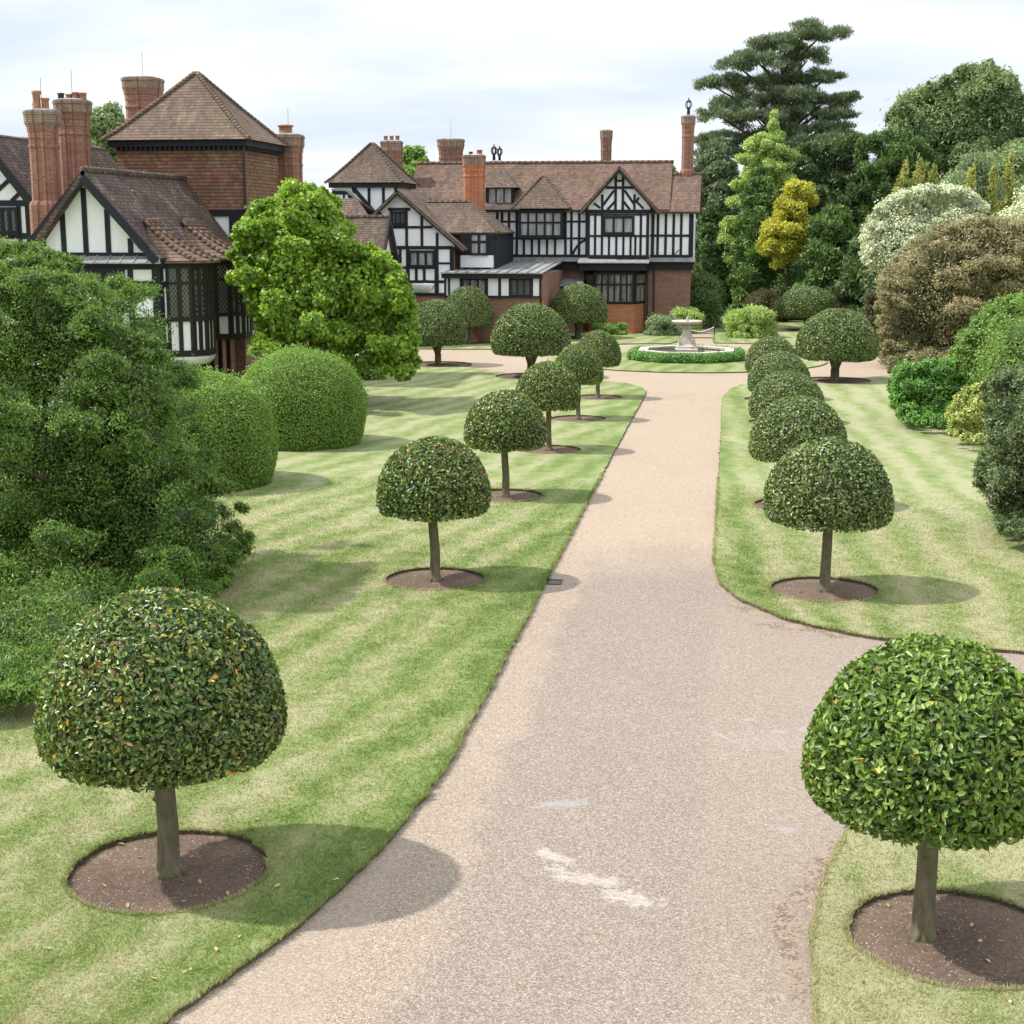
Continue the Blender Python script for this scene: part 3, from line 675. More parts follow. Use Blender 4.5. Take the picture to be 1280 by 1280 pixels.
# loose pebbles on the near drive and soil
def pebbles(seed=8):
    rs = np.random.RandomState(seed); n = 26000
    Y = 9.5 + rs.rand(n) ** 1.5 * 20; e = rs.rand(n)
    X = np.where(e < .3, -2.95 + np.abs(rs.normal(size=n)) * .25, np.where(e < .55, .55 - np.abs(rs.normal(size=n)) * .4, rs.uniform(-2.9, .6, n)))
    P = np.stack([X, Y], 1); k = ~inside(P, A_out) & ~inside(P, B_out) & ~inside(P, C_out); P = P[k]
    extra = []
    for (x, y) in LEFT[:3] + RIGHT[:2]:
        m_ = 300; a = rs.rand(m_) * 6.283; r = .85 * np.sqrt(rs.rand(m_)); extra.append(np.stack([x + r * np.cos(a), y + r * np.sin(a)], 1))
    ne = sum(len(q) for q in extra); z = np.concatenate([np.full(len(P), .002), np.full(ne, .014)]); P = np.concatenate([P] + extra); n = len(P)
    tone = np.concatenate([rs.rand(n - ne), .75 + .25 * rs.rand(ne)])
    s = rs.uniform(.003, .0085, n)[:, None]
    O = np.array([(1, 0, 0), (0, 1, 0), (-1, 0, 0), (0, -1, 0), (0, 0, .8)])
    a = rs.rand(n) * 6.28; ca, sa = np.cos(a), np.sin(a)
    V = np.stack([np.stack([P[:, 0] + s[:, 0] * (ca * v[0] - sa * v[1] * .7), P[:, 1] + s[:, 0] * (sa * v[0] + ca * v[1] * .7), z + s[:, 0] * v[2]], 1) for v in O], 1).reshape(-1, 3)
    b = (np.arange(n) * 5)[:, None]; Fc = np.concatenate([b + np.array(f) for f in ((0, 1, 4), (1, 2, 4), (2, 3, 4), (3, 0, 4))])
    o = link('loose_stones', raw_mesh('loose_stones', V, Fc, np.tile(tone, 4)), M['pebble']); tag(o, 'loose small stones scattered over gravel and bare soil', 'gravel', None, 'stuff')
pebbles()

# drain grate beside the drive
dx, dy = G(693, 728)
dr = thing('drain_grate', 'dark rectangular iron drain grate at the left edge of the drive', 'drain', (dx, dy, 0))
mb = MB()
for s in (-1, 1):
    mb.box(dx - .13, dx + .13, dy + s * .16 - .015, dy + s * .16 + .015, .002, .016); mb.box(dx + s * .12 - .012, dx + s * .12 + .012, dy - .145, dy + .145, .002, .0155)
mb.build('frame', M['iron'], dr)
mb = MB()
for k in range(6): mb.box(dx - .1 + k * .038, dx - .085 + k * .038, dy - .14, dy + .14, .003, .013)
mb.build('bars', M['iron'], dr)

# fallen leaves
m, t = new_mat('fallen_leaf'); oi = t.n('ShaderNodeObjectInfo'); t.out(t.ramp(oi.outputs['Random'], [(0, (.5, .33, .12)), (.35, (.55, .45, .25)), (.6, (.35, .2, .09)), (.8, (.2, .28, .1)), (1, (.6, .55, .4))]), .7); M['fallen'] = m
fl = MB(); fl.add([(-.035, 0, .004), (-.012, -.013, .010), (.018, -.011, .014), (.038, 0, .006), (.015, .012, .016), (-.015, .013, .009)], [(0, 1, 2, 5), (2, 3, 4, 5)])
fme = fl.build('fallen_leaf', M['fallen'])
fpos = [(270, 1196), (238, 1221), (231, 1224), (347, 1116), (420, 1108), (309, 1101), (192, 1233), (112, 1135), (240, 1074), (152, 1058), (322, 1032), (362, 1004), (455, 1068), (1200, 1228), (1262, 1262), (1240, 1066), (1268, 1120), (1225, 1180), (1110, 1135), (1076, 1235), (745, 1166), (1012, 1143), (470, 718), (660, 915), (1120, 762), (1190, 726), (1050, 648), (1145, 690), (130, 1110), (175, 1075), (250, 1105), (285, 1120), (230, 1130), (160, 1135), (1180, 1200), (1215, 1160), (1235, 1205), (1250, 1180), (520, 722), (575, 730), (1000, 742), (1060, 735), (650, 1230), (800, 960), (300, 1180), (60, 1195), (395, 690), (450, 778), (1175, 640)]
for i, (px, py) in enumerate(fpos):
    o = fme if i == 0 else fme.copy()
    if i: COL.objects.link(o)
    gx, gy = G(px, py); inb = any(hypot(gx - a, gy - b) < .9 for a, b in LEFT + RIGHT)
    o.location = (gx, gy, .022 if inb else (.003 if -2.9 < gx < .7 and gy > 9 and not (gx > .5) else LAWN_Z + .012)); o.rotation_euler = (random.uniform(-.3, .3), random.uniform(-.3, .3), random.random() * 6.28)
    s = random.uniform(.7, 1.25); o.scale = (s, s, s)
    tag(o, 'single small fallen leaf lying flat on lawn, soil or drive', 'leaf', 'fallen leaves scattered on the ground')

# ------------------------------------------------------------------ clipped trees along the drive
def topiary(name, label, x, y, mat, R, zb, zt, n, L, Wd, seed, tr, group, rare=0., jit=.45, forks=0, lean=0.0, n2=0, core=.9):
    t_ = thing(name, label, 'topiary tree', (0, 0, 0), 0, group)
    c = clipped('crown', mat, t_, dome_profile(R, zb, zt), n, L, Wd, seed, jit, .15, .13, .025, rare, core=core)
    mb = MB(); top = zb + .35
    if forks:
        mb.tube([(0, 0, 0), (0, 0, .08), (.02, 0, zb * .55)], [tr * 1.35, tr * 1.05, tr], 12)
        for k in range(forks):
            a = 2 * PI * k / forks + .5; mb.tube([(0, 0, zb * .5), (cos(a) * .22, sin(a) * .22, zb * .95), (cos(a) * .6, sin(a) * .6, zb + .5)], [tr * .8, tr * .55, tr * .35], 8)
    else:
        mb.tube([(0, 0, 0), (0, 0, .03), (0, 0, .12), (.01, 0, .5), (lean, .01, 1.0), (lean * 1.3, 0, top)], [tr * 1.6, tr * 1.3, tr * 1.08, tr, tr * .95, tr * .85], 14)
        kr = random.Random(seed)
        for _ in range(5):
            a, h_ = kr.random() * 6.28, kr.uniform(.2, 1.1); mb.tube([(lean * h_ + cos(a) * tr * .7, sin(a) * tr * .7, h_), (lean * h_ + cos(a) * tr * 1.12, sin(a) * tr * 1.12, h_ + .012)], [tr * .32, tr * .16], 7)
        for k in range(5):
            a = k * 1.257 + kr.random(); mb.tube([(cos(a) * tr * .6, sin(a) * tr * .6, .10), (cos(a) * tr * 1.7, sin(a) * tr * 1.7, -.01)], [tr * .5, tr * .22], 7)
        for k in range(5):
            a = 2 * PI * k / 5; mb.tube([(lean, 0, zb + .05), (cos(a) * .35, sin(a) * .35, zb + .3)], [tr * .4, tr * .15], 6)
    mb.build('trunk', M['bark_smooth'], t_, True)
    t_.location = (x, y, .012); return t_
GL = 'mushroom clipped standards lining the drive'
topiary('topiary_tree', 'clipped dome tree at bottom left, glossy leaves speckled yellow, in a round soil bed', *LEFT[0], 'leaf_laurel', 1.13, 1.2, 2.72, 33000, .064, .030, 11, .098, GL, .10, jit=.7, lean=-.02)
topiary('topiary_tree', 'fresh green clipped dome tree with big glossy leaves at the bottom right corner', *RIGHT[0], 'leaf_laurel_fresh', 1.06, 1.2, 2.66, 20000, .080, .038, 12, .088, GL, .05, jit=.8, lean=.015, core=.86)
base_t = topiary('topiary_tree', 'dark clipped dome tree left of the drive, level with the iron drain grate', *LEFT[1], 'leaf_laurel', .98, 1.2, 2.5, 15000, .07, .036, 13, .085, GL, .08, jit=.75, lean=-.03)
topR = topiary('topiary_tree', 'clipped dome tree standing on the tip of the right lawn, its shadow on open grass', *RIGHT[1], 'leaf_holm', 1.05, 1.2, 2.57, 15000, .074, .038, 14, .085, GL, .05, jit=.75, lean=.02)
def put(src, x, y, s, sz, rz, label):
    c = copy_tree(src); c.location = (x, y, .012); c.scale = (s, s, sz); c.rotation_euler = (.018 * sin(7 * x + 3 * y), .02 * cos(5 * x + 2 * y), rz); c['label'] = label; return c
put(base_t, *LEFT[2], .97, .97, 1.1, 'clipped dome tree third from the camera in the row left of the drive')
put(base_t, *LEFT[3], .92, .97, 2.3, 'clipped dome tree fourth from the camera in the row left of the drive')
put(base_t, *LEFT[4], .83, .96, 3.9, 'clipped dome tree fifth from the camera left of the drive, one before the last')
put(base_t, *LEFT[5], .85, .97, 5.1, 'farthest and smallest looking clipped dome tree in the row left of the drive')
topM = topiary('topiary_tree', 'clipped dome tree directly behind the one on the tip of the right lawn', *RIGHT[2], 'leaf_holm', 1.06, 1.08, 2.42, 15000, .07, .036, 15, .08, GL, .06, jit=.75)
put(topM, *RIGHT[3], .96, .93, 1.4, 'clipped dome tree fourth from the camera in the row right of the drive')
put(topM, *RIGHT[4], .93, .93, 2.9, 'clipped dome tree fifth from the camera in the row right of the drive')
put(topM, *RIGHT[5], .88, .93, 4.4, 'farthest clipped dome tree in the row right of the drive, nearest the fountain')
GM = 'large spreading clipped trees round the fountain'
mA = topiary('topiary_tree', 'broad clipped mushroom tree in front of the house, tallest looking one behind the left row', *MUSH['M3'], 'leaf_holm', 1.62, .95, 3.0, 24000, .10, .052, 21, .17, GM, .03, jit=.8, forks=3)
def put2(k, s, sz, rz, label): return put(mA, *MUSH[k], s, sz, rz, label)
put2('M5', 1.0, .96, 2.0, 'broad clipped mushroom tree on the right lawn beside the curving gravel path')
put2('M1', .84, .97, 1.0, 'broad clipped mushroom tree nearest the light green maple, short forked trunk')
put2('M2', .83, 1.0, 3.0, 'clipped mushroom tree close to the low white walled range of the house')
put2('M4', .99, 1.0, 4.2, 'clipped mushroom tree before the leaded bay window of the house')
put2('M6', 1.12, .88, 5.2, 'low clipped dome tree beyond the fountain, right of the lime green shrub')

# big clipped balls
bx, by = G(254, 606)
t_ = thing('clipped_bush', 'round clipped green bush standing behind the big loose shrub at left', 'bush', (0, 0, 0), 0, 'clipped round bushes on the left lawn')
clipped('foliage', 'leaf_yewbox', t_, dome_profile(1.78, 0, 2.68, .36, .9, 2.2, 0), 90000, .062, .028, 31, .95, .5, .16, .05, 0, .97, 1.0, fuzz=.16, tj=.44, oval=False); t_.location = (bx, by, .03)
c = copy_tree(t_); bx, by = G(377, 556); c.location = (bx, by, .03); c.scale = (1.02, 1.02, 1.0); c.rotation_euler = (0, 0, 2.2); c['label'] = 'larger looking round clipped bush in front of the light green maple'

# ------------------------------------------------------------------ loose shrubs and trees
def extent(px0, px1, yt, Y):
    x0, _ = W(px0, (yt + 300) / 2, Y); x1, z = W(px1, yt, Y); return (x0 + x1) / 2, (x1 - x0) / 2, z
def leafy(name, label, cat, px0, px1, yt, Y, mat, n, L, Wd, seed, zb=.4, k=40, lr=.3, depth=None, group=None, jit=.6, lift=.3, droop=0., lower=-.6, squash=.75, core=.6, shell=.4, bark='bark_dark', tr=.2, up=.4, tj=.36, inner=.8, part='crown', trunk=True, var=.35, rare=0.):
    cx, hw, zt = extent(px0, px1, yt, Y); rs = np.random.RandomState(seed); hz = (zt - zb) / 2; cz = zb + hz; dp = depth or hw
    t_ = thing(name, label, cat, (cx, Y, 0), 0, group)
    r = lr * min(hw, hz) * 1.6; lobes = ellipsoid_lobes((cx, Y, cz), (max(hw - r * .95, hw * .3) / .97, max(dp - r * .9, dp * .3), max(hz - r * squash, hz * .3)), k, r, rs, lower, squash, .97, var)
    if zb <= .1 and cat == 'shrub':
        for k_ in range(12):
            a = 2 * PI * k_ / 12 + rs.rand() * .4; q = r * rs.uniform(.7, 1.05); lobes.append([cx + cos(a) * (hw - q) * .92, Y + sin(a) * (dp - q) * .92, q * .55, q, q, q * .75])
    crown(part, mat, t_, lobes, n, L, Wd, rs, jit, lift, droop, shell, core, up=up, tj=tj, rare=rare)
    if trunk:
        tg = [tuple(np.array(l[:3])) for l in lobes[:-1:max(1, len(lobes) // 8)]]
        wood(t_, (cx, Y, 0), (cx, Y, zb + hz * 1.5), tr, tg, bark, rs=rs)
    return t_
def polytree(name, label, poly, Y, mat, n, L, Wd, seed, npads=40, rw=20, rh=10, per=8, depth=3., tr=.2, core=.5, fz=.45, rare=0., droop=0., lift=.4, jit=.85, up=.5, cat='tree', flat=.6, keep=.15, part='crown', bark='bark_dark', shell=.5, fill=14):
    rs = np.random.RandomState(seed); pl = np.array(poly, float); c0 = pl.mean(0); hwx = np.ptp(pl[:, 0]) / 2
    x_, z_ = W(c0[0], c0[1], Y); t_ = thing(name, label, cat, (x_, Y, 0)); lobes = []; tg = []; got = 0
    A_, B_ = pl, np.roll(pl, -1, 0)
    def edge_dist(Q):
        Q = np.atleast_2d(Q); d = np.full(len(Q), 1e9)
        for a, b in zip(A_, B_):
            ab = b - a; k_ = np.clip(((Q - a) @ ab) / (ab @ ab), 0, 1); d = np.minimum(d, np.linalg.norm(Q - a - k_[:, None] * ab, axis=1))
        return d
    cand = rs.uniform(pl.min(0), pl.max(0), (6000, 2)); cand = cand[inside(cand, poly)]; cd = edge_dist(cand); cand, cd = cand[cd > 2.5], cd[cd > 2.5]
    near = np.full(len(cand), 1e9)
    while got < npads:
        pick = rs.choice(len(cand), 25); w_ = near[pick] / np.clip(cd[pick] / rw, .35, 1); bi = pick[np.argmax(w_)]; q = cand[bi]
        near = np.minimum(near, np.linalg.norm((cand - q) * (1, rw / rh * .8), axis=1)); ks = float(np.clip(cd[bi] / (rw * .75), .28, 1)); ins = ks > .7
        got += 1; Yq = Y; x, z = W(q[0], q[1], Y)
        if z < .45: Yq = Y * (EYE - .45) / (EYE - z); x, z = W(q[0], q[1], Yq)
        low = Yq < Y; k = ks; rx, rz = rw * k * Y / F, rh * max(k, .45) * Y / F
        lim = depth * sqrt(max(0.05, 1 - ((q[0] - c0[0]) / hwx) ** 2)); y = Yq + (0 if low else rs.uniform(-1, 1) * lim * (1 if ins else .5)); tg.append((x, y, z - rz))
        for _ in range(per):
            a, b = rs.uniform(-1, 1, 2); s_ = rs.uniform(.25, .45) * rx + .05
            lobes.append([x + a * rx * .75, y + b * rx * .75, max(.35, z + rs.normal() * rz * .3 - abs(a) * rz * .35), s_, s_, s_ * flat])
    sel = cd > rw * .45; cb, db = cand[sel], cd[sel]; nb = np.full(len(cb), 1e9); big = []
    for _ in range(fill):
        pick = rs.choice(len(cb), min(60, len(cb))); bi = pick[np.argmax(nb[pick] / np.clip(db[pick] / rw, .45, 1.6))]; big.append(bi); nb = np.minimum(nb, np.linalg.norm(cb - cb[bi], axis=1))
    for b in big:
        x, z = W(cb[b][0], cb[b][1], Y); r_ = min(db[b] * .95, rw * 1.7) * Y / F; Yb = Y
        if z < r_ * .5: Yb = Y * (EYE - r_ * .5) / (EYE - z); x, z = W(cb[b][0], cb[b][1], Yb)
        lobes.append([x, Yb + (rs.uniform(-.3, .3) * depth if Yb == Y else 0), z, r_, max(r_, depth * .3), r_])
    xs = np.array(lobes); lobes.append([x_, Y, (xs[:, 2].min() + xs[:, 2].max()) / 2, np.ptp(xs[:, 0]) * .2, depth * .5, np.ptp(xs[:, 2]) * .2])
    crown(part, mat, t_, lobes, n, L, Wd, rs, jit, lift, droop, shell, core, up=up, tj=.42, fuzz=fz, rare=rare, keep=keep)
    wood(t_, (x_, Y, 0), (x_, Y, z_ + .5), tr, tg[::max(1, len(tg) // 9)], bark, rs=rs); return t_
polytree('maple_tree', 'spreading light green maple tree in front of the left wing of the house', [(366, 224), (392, 232), (410, 244), (430, 276), (446, 302), (474, 311), (494, 332), (512, 352), (517, 382), (518, 474), (500, 474), (480, 458), (440, 458), (400, 458), (335, 436), (318, 392), (310, 362), (296, 338), (291, 312), (304, 284), (318, 252), (342, 248), (358, 238)], 49.0, 'leaf_maple', 110000, .165, .125, 42, 120, 20, 15, 8, 2.6, .2, .55, .35, .012, .1, .2, .8, flat=.85, bark='bark_dark', fill=50)
polytree('shrub', 'big dense loose evergreen shrub filling the left edge, feathery light green tips', [(-90, 330), (-40, 292), (0, 298), (40, 314), (110, 346), (160, 386), (190, 428), (210, 470), (222, 525), (252, 590), (288, 640), (296, 690), (282, 740), (240, 752), (200, 800), (60, 866), (-60, 880), (-100, 700)], 23.2, 'leaf_shrub', 440000, .066, .024, 41, 260, 34, 18, 8, 3.4, .16, .6, .5, 0, -.15, .45, .9, up=.5, cat='shrub', flat=.8, keep=.3, part='foliage', fill=90)
# right-hand border, near to far
polytree('shrub', 'dark grey green willow leaved shrub leaning in from the right edge of the frame', [(1240, 470), (1300, 452), (1350, 470), (1350, 664), (1250, 668), (1244, 625), (1222, 602), (1234, 560), (1236, 515)], 30.0, 'leaf_olive', 60000, .10, .028, 51, 90, 26, 18, 8, 1.8, .06, .6, .5, 0, .3, .7, cat='shrub', flat=.8, fill=34, part='foliage')
polytree('shrub', 'bright yellow variegated shrub between the round green bush and the dark shrub', [(1186, 530), (1190, 500), (1210, 482), (1240, 478), (1275, 490), (1275, 556), (1215, 552), (1188, 545)], 42.6, 'leaf_variegated', 15000, .085, .045, 52, 40, 13, 9, 7, .8, .04, .6, .3, 0, .1, .3, cat='shrub', flat=.85, fill=16, part='foliage')
polytree('shrub', 'dense rounded mid green shrub on the right lawn edge, left of the yellow one', [(1112, 482), (1122, 458), (1150, 450), (1200, 448), (1216, 480), (1210, 528), (1170, 532), (1130, 526), (1114, 505)], 46.8, 'leaf_bright', 30000, .085, .05, 53, 60, 15, 11, 7, 1.2, .05, .65, .3, 0, .1, .3, cat='shrub', flat=.9, fill=22, part='foliage')
polytree('shrub', 'loose fresh green shrub behind the yellow variegated shrub', [(1185, 475), (1192, 430), (1215, 400), (1245, 372), (1340, 352), (1340, 520), (1215, 510)], 47.5, 'leaf_mid', 45000, .10, .045, 54, 80, 20, 13, 8, 1.8, .07, .55, .5, .03, .1, .5, cat='shrub', flat=.8, fill=34, part='foliage')
leafy('shrub', 'pale mottled green shrub at the right edge above the dark one', 'shrub', 1232, 1360, 395, 44.0, 'leaf_mid', 26000, .08, .035, 55, 0.2, 34, .3, 1.2, jit=.8, lift=.5, lower=-.7, part='foliage', tr=.05)
polytree('maple_tree', 'wide domed tawny brown maple with drooping sprays on the right', [(1175, 279), (1215, 270), (1300, 274), (1350, 330), (1350, 462), (1200, 466), (1108, 464), (1098, 430), (1098, 350), (1118, 324), (1148, 298)], 67.0, 'leaf_tawny', 150000, .13, .055, 56, 120, 24, 13, 9, 3.0, .16, .55, .45, 0, .4, .5, flat=.6, fill=50)
leafy('shrub', 'green climber covered bush at the right edge behind the tawny maple', 'shrub', 1238, 1400, 262, 72.0, 'leaf_mid', 30000, .14, .07, 57, 0.3, 40, .28, 3, jit=.6, lower=-.6, part='foliage', rare=.02)
polytree('dogwood_tree', 'creamy white variegated tree with layered branches above the tawny maple', [(1128, 236), (1160, 230), (1195, 230), (1230, 248), (1248, 310), (1200, 350), (1150, 352), (1105, 344), (1080, 328), (1076, 296), (1082, 280), (1097, 254)], 78.0, 'leaf_white', 80000, .15, .085, 58, 80, 18, 9, 8, 2.6, .14, .5, .45, 0, .1, .2, flat=.55, up=.8, fill=30)
leafy('dogwood_tree', 'second creamy variegated tree at the right edge beyond the climber', 'tree', 1243, 1380, 226, 80.0, 'leaf_white', 20000, .17, .09, 59, 1.2, 40, .26, 2.6, jit=.5, lower=-.5, squash=.42, core=.4, tr=.14, up=.7)
gold = [(1116, 1142, 211, 'golden conifer plume farthest left above the white variegated tree'), (1134, 1163, 206, 'tallest left golden conifer plume above the white variegated tree'), (1156, 1176, 216, 'small golden conifer plume just right of the tallest left pair'), (1202, 1226, 216, 'broad golden conifer plume right of the grey green willow'), (1232, 1248, 216, 'slim golden conifer plume in the right hand group'), (1250, 1276, 199, 'tallest golden conifer plume at the far right')]
for i, (a, b, yt, lab) in enumerate(gold):
    cx, hw, zt = extent(a, b, yt, 86.5 + i * .3); rs = np.random.RandomState(200 + i); t_ = thing('golden_cypress', lab, 'tree', (cx, 86.5 + i * .3, 0), 0, 'golden upright conifers in the right border')
    lobes = []
    for k in range(26):
        f = k / 25; w_ = hw * (1.75 - 1.45 * f ** 3) * rs.uniform(.75, 1.2); a_ = rs.rand() * 6.28
        lobes.append([cx + cos(a_) * w_ * .55, 86.5 + i * .3 + sin(a_) * w_ * .55, .6 + (zt - .6) * f, w_ * .5 + .08, w_ * .5 + .08, .55])
    crown('crown', 'leaf_goldgreen', t_, lobes, 9000, .2, .07, rs, .6, .5, -.2, .5, .6, up=.4)
    wood(t_, (cx, 86.5 + i * .3, 0), (cx, 86.5 + i * .3, zt * .8), .09, [])
leafy('shrub', 'grey green shrub behind the golden conifers', 'shrub', 1172, 1262, 184, 90.0, 'leaf_grey', 26000, .22, .08, 61, 1.0, 36, .3, 3, lift=.6, droop=-.3, part='foliage')
polytree('ash_tree', 'large rounded grey green deciduous tree on the right skyline', [(1108, 170), (1114, 134), (1136, 112), (1172, 102), (1188, 88), (1222, 77), (1254, 84), (1278, 112), (1320, 160), (1320, 290), (1120, 290)], 112.0, 'leaf_ash', 120000, .32, .12, 62, 120, 23, 19, 8, 5.5, .35, .6, .35, 0, 0, .4, flat=.9, fill=50)
leafy('ash_tree', 'dark green tree cut by the right edge of the frame on the skyline', 'tree', 1254, 1420, 88, 106.0, 'leaf_yew_mid', 40000, .34, .14, 63, 1.5, 60, .22, 5, lower=-.7, tr=.3)
leafy('tree', 'mid green tree low behind the golden conifers at the far right', 'tree', 1215, 1340, 165, 100.0, 'leaf_ash', 30000, .3, .12, 64, 1.0, 50, .24, 4, lower=-.7)

def yew(name, label, px0, px1, yt, Y, mat, n, seed, zb=.1, depth=3., L=.42, cat='tree', k=70, taper=.55, group=None):
    """broad conifer of feathery upswept sprays"""
    cx, hw, zt = extent(px0, px1, yt, Y); rs = np.random.RandomState(seed); t_ = thing(name, label, cat, (cx, Y, 0), 0, group); lobes = []
    for i in range(k):
        f = (i + rs.rand()) / k; a = rs.rand() * 6.28; w_ = 1 - taper * f ** 1.5; w_ = max(w_ * (1 if f < .85 else (1.05 - f) / .2), .12)
        rr = w_ * (.55 + .35 * rs.rand()); s = hw * .27 * (1.25 - .6 * f)
        lobes.append([cx + cos(a) * hw * rr, Y + sin(a) * depth * rr, zb + (zt - zb) * f * .97, s * 1.15, s * 1.15, s * .8])
    lobes.append([cx, Y, zb + (zt - zb) * .4, hw * .55, depth * .55, (zt - zb) * .42])
    crown('crown', mat, t_, lobes, n, L, L * .32, rs, .6, .9, -.15, .5, .7, up=.35, tj=.36)
    wood(t_, (cx, Y, 0), (cx, Y, zt * .85), .28, [])
    return t_
polytree('yew_tree', 'dark spreading yew mass right of the pine under the skyline', [(978, 196), (1000, 182), (1024, 176), (1050, 170), (1078, 166), (1082, 330), (985, 335)], 108.0, 'leaf_yew', 60000, .34, .09, 71, 70, 16, 15, 8, 4.0, .3, .65, .4, 0, -.1, .9, flat=.85, fill=30)
polytree('yew_tree', 'dark yew rising against the left flank of the large ash tree', [(1070, 172), (1095, 165), (1120, 163), (1150, 172), (1175, 200), (1175, 330), (1072, 330)], 106.0, 'leaf_yew_mid', 60000, .34, .09, 72, 70, 16, 15, 8, 4.0, .3, .65, .4, 0, -.1, .9, flat=.85, fill=30)
yew('yew_tree', 'dark green yew standing behind the golden tree, in front of the slender pale tree', 915, 985, 205, 102.0, 'leaf_yew_mid', 36000, 73, depth=3)
yew('yew_tree', 'brownish green yew behind the right mushroom tree, shaded trunk below', 996, 1092, 258, 96.0, 'leaf_yew_mid', 55000, 74, depth=3, zb=.8)
yew('cypress_tree', 'tall dark conifer right behind the corner of the house', 862, 938, 168, 118.0, 'leaf_pine', 46000, 75, depth=3, taper=.4)
yew('cypress_tree', 'dark conifer between the house corner and the garden path', 868, 915, 250, 106.0, 'leaf_yew', 26000, 76, depth=2)
yew('yew_tree', 'low dark yew filling the gap below the ash tree behind the white tree', 1050, 1180, 262, 92.0, 'leaf_yew', 36000, 77, depth=3)
def padtree(name, label, pads, Y, mat, n, L, Wd, seed, per=9, depth=1.6, tr=.12, bark='bark_dark', core=.5, fz=.5, rare=0., droop=0., lift=.5):
    rs = np.random.RandomState(seed); cx = np.mean([W(p[0], p[1], Y)[0] for p in pads]); t_ = thing(name, label, 'tree', (cx, Y, 0)); lobes = []; tg = []
    for px, py, rw, rh in pads:
        x, z = W(px, py, Y); rx = rw * Y / F; rz = rh * Y / F; tg.append((x, Y, z - rz * .5))
        for _ in range(per):
            a = rs.rand() * 6.28; q = rs.uniform(.28, .5) * min(rx, rz) + .12; k = sqrt(rs.rand()) * .8
            lobes.append([x + cos(a) * (rx - q * .5) * k, Y + rs.uniform(-1, 1) * min(depth, rx * 1.2), max(z + sin(a) * (rz - q * .5) * k, .4), q, q, q * .8])
    crown('crown', mat, t_, lobes, n, L, Wd, rs, .85, lift, droop, .6, core, up=.5, tj=.42, fuzz=fz, rare=rare, keep=.2)
    top = max(q[2] for q in tg); wood(t_, (cx, Y, 0), (cx, Y, top * .8), tr, tg, bark, rs=rs); return t_
padtree('maple_tree', 'golden yellow tree glowing in front of the dark yews', [(1000, 238, 19, 14), (1012, 250, 9, 10), (984, 252, 18, 14), (993, 266, 26, 16), (975, 285, 22, 16), (995, 290, 20, 18), (965, 306, 18, 16), (985, 312, 20, 16), (972, 326, 16, 10), (960, 290, 9, 10), (1004, 280, 12, 12)], 98.0, 'leaf_gold', 26000, .24, .11, 81, core=.55, per=13)
padtree('ash_tree', 'slender pale green tree with a pointed top in front of the pine', [(968, 145, 3.5, 9), (966, 158, 6, 8), (972, 170, 9, 8), (955, 172, 10, 8), (940, 180, 12, 9), (962, 186, 20, 10), (985, 192, 12, 8), (950, 200, 22, 10), (930, 198, 10, 7), (975, 208, 22, 12), (945, 218, 20, 12), (925, 232, 12, 8), (985, 225, 18, 12), (920, 250, 12, 10), (950, 240, 24, 14), (915, 280, 16, 10), (905, 296, 12, 10), (922, 305, 16, 12), (912, 322, 10, 8), (940, 280, 20, 20), (960, 200, 14, 40)], 105.0, 'leaf_lime', 52000, .22, .09, 82, core=.35, rare=.06, bark='bark_smooth')

def pine():
    Y = 126.; rs = np.random.RandomState(83); bxp, _ = W(976, 200, Y); t_ = thing('pine_tree', 'tall cedar like pine with flat layered branches on the skyline', 'tree', (bxp, Y, 0)); lobes = []
    pads = [(1025, 42, 26, 9), (1000, 44, 34, 12), (975, 55, 30, 10), (940, 62, 26, 12), (1010, 68, 30, 9), (955, 78, 40, 12), (920, 78, 22, 9), (912, 100, 30, 9), (960, 100, 44, 12), (1005, 95, 30, 8), (1035, 92, 20, 6),
            (890, 104, 16, 6), (925, 122, 32, 8), (985, 118, 36, 10), (1030, 122, 28, 8), (1050, 122, 18, 6), (900, 142, 28, 8), (945, 145, 30, 8), (1010, 142, 42, 10), (1045, 138, 22, 7), (920, 165, 30, 9), (1020, 160, 36, 8), (905, 180, 28, 12), (890, 205, 26, 14), (985, 160, 30, 8), (940, 185, 30, 12), (900, 235, 28, 16), (885, 170, 18, 8), (1010, 174, 36, 12), (1042, 164, 20, 8), (975, 190, 32, 14), (990, 110, 30, 14), (955, 125, 30, 12), (1000, 135, 30, 12), (930, 250, 24, 18)]
    tg = []
    for px, py, rw, rh in pads:
        x, z = W(px, py, Y); rx = rw * Y / F; rz = rh * Y / F; dy = rs.uniform(-2.5, 2.5); tg.append((x, Y + dy, z - rz * .6))
        for _ in range(16):
            u_ = rs.uniform(-1, 1); q = rs.uniform(.10, .24) * rx + .15
            lobes.append([x + u_ * rx, Y + dy + rs.uniform(-.8, .8) * rx, z + rs.normal() * rz * .38 - abs(u_) * rz * .35, q * 1.3, q * 1.3, q * .6])
    crown('crown', 'leaf_pine', t_, lobes, 125000, .36, .07, rs, .9, 1.0, -.45, .8, 0, up=.8, tj=.40, keep=.7, fuzz=.5)
    mb = MB(); xt, zt = W(1000, 60, Y); pts = [(bxp, Y, 0), (bxp + .1, Y, 6), (W(972, 140, Y)[0], Y, W(972, 140, Y)[1]), (W(985, 90, Y)[0], Y, W(985, 90, Y)[1]), (xt, Y, zt)]
    mb.tube(pts, [.65, .55, .42, .28, .1], 10)
    for x, y, z in tg:
        zs = max(6, z - 2.2 - abs(x - bxp) * .25); mb.tube([(bxp, Y, zs), ((x + bxp) / 2, (y + Y) / 2, (z + zs) / 2 + .2), (x, y, z)], [.16, .11, .05], 6, False)
    mb.build('trunk', M['bark_pine'], t_, True)
pine()

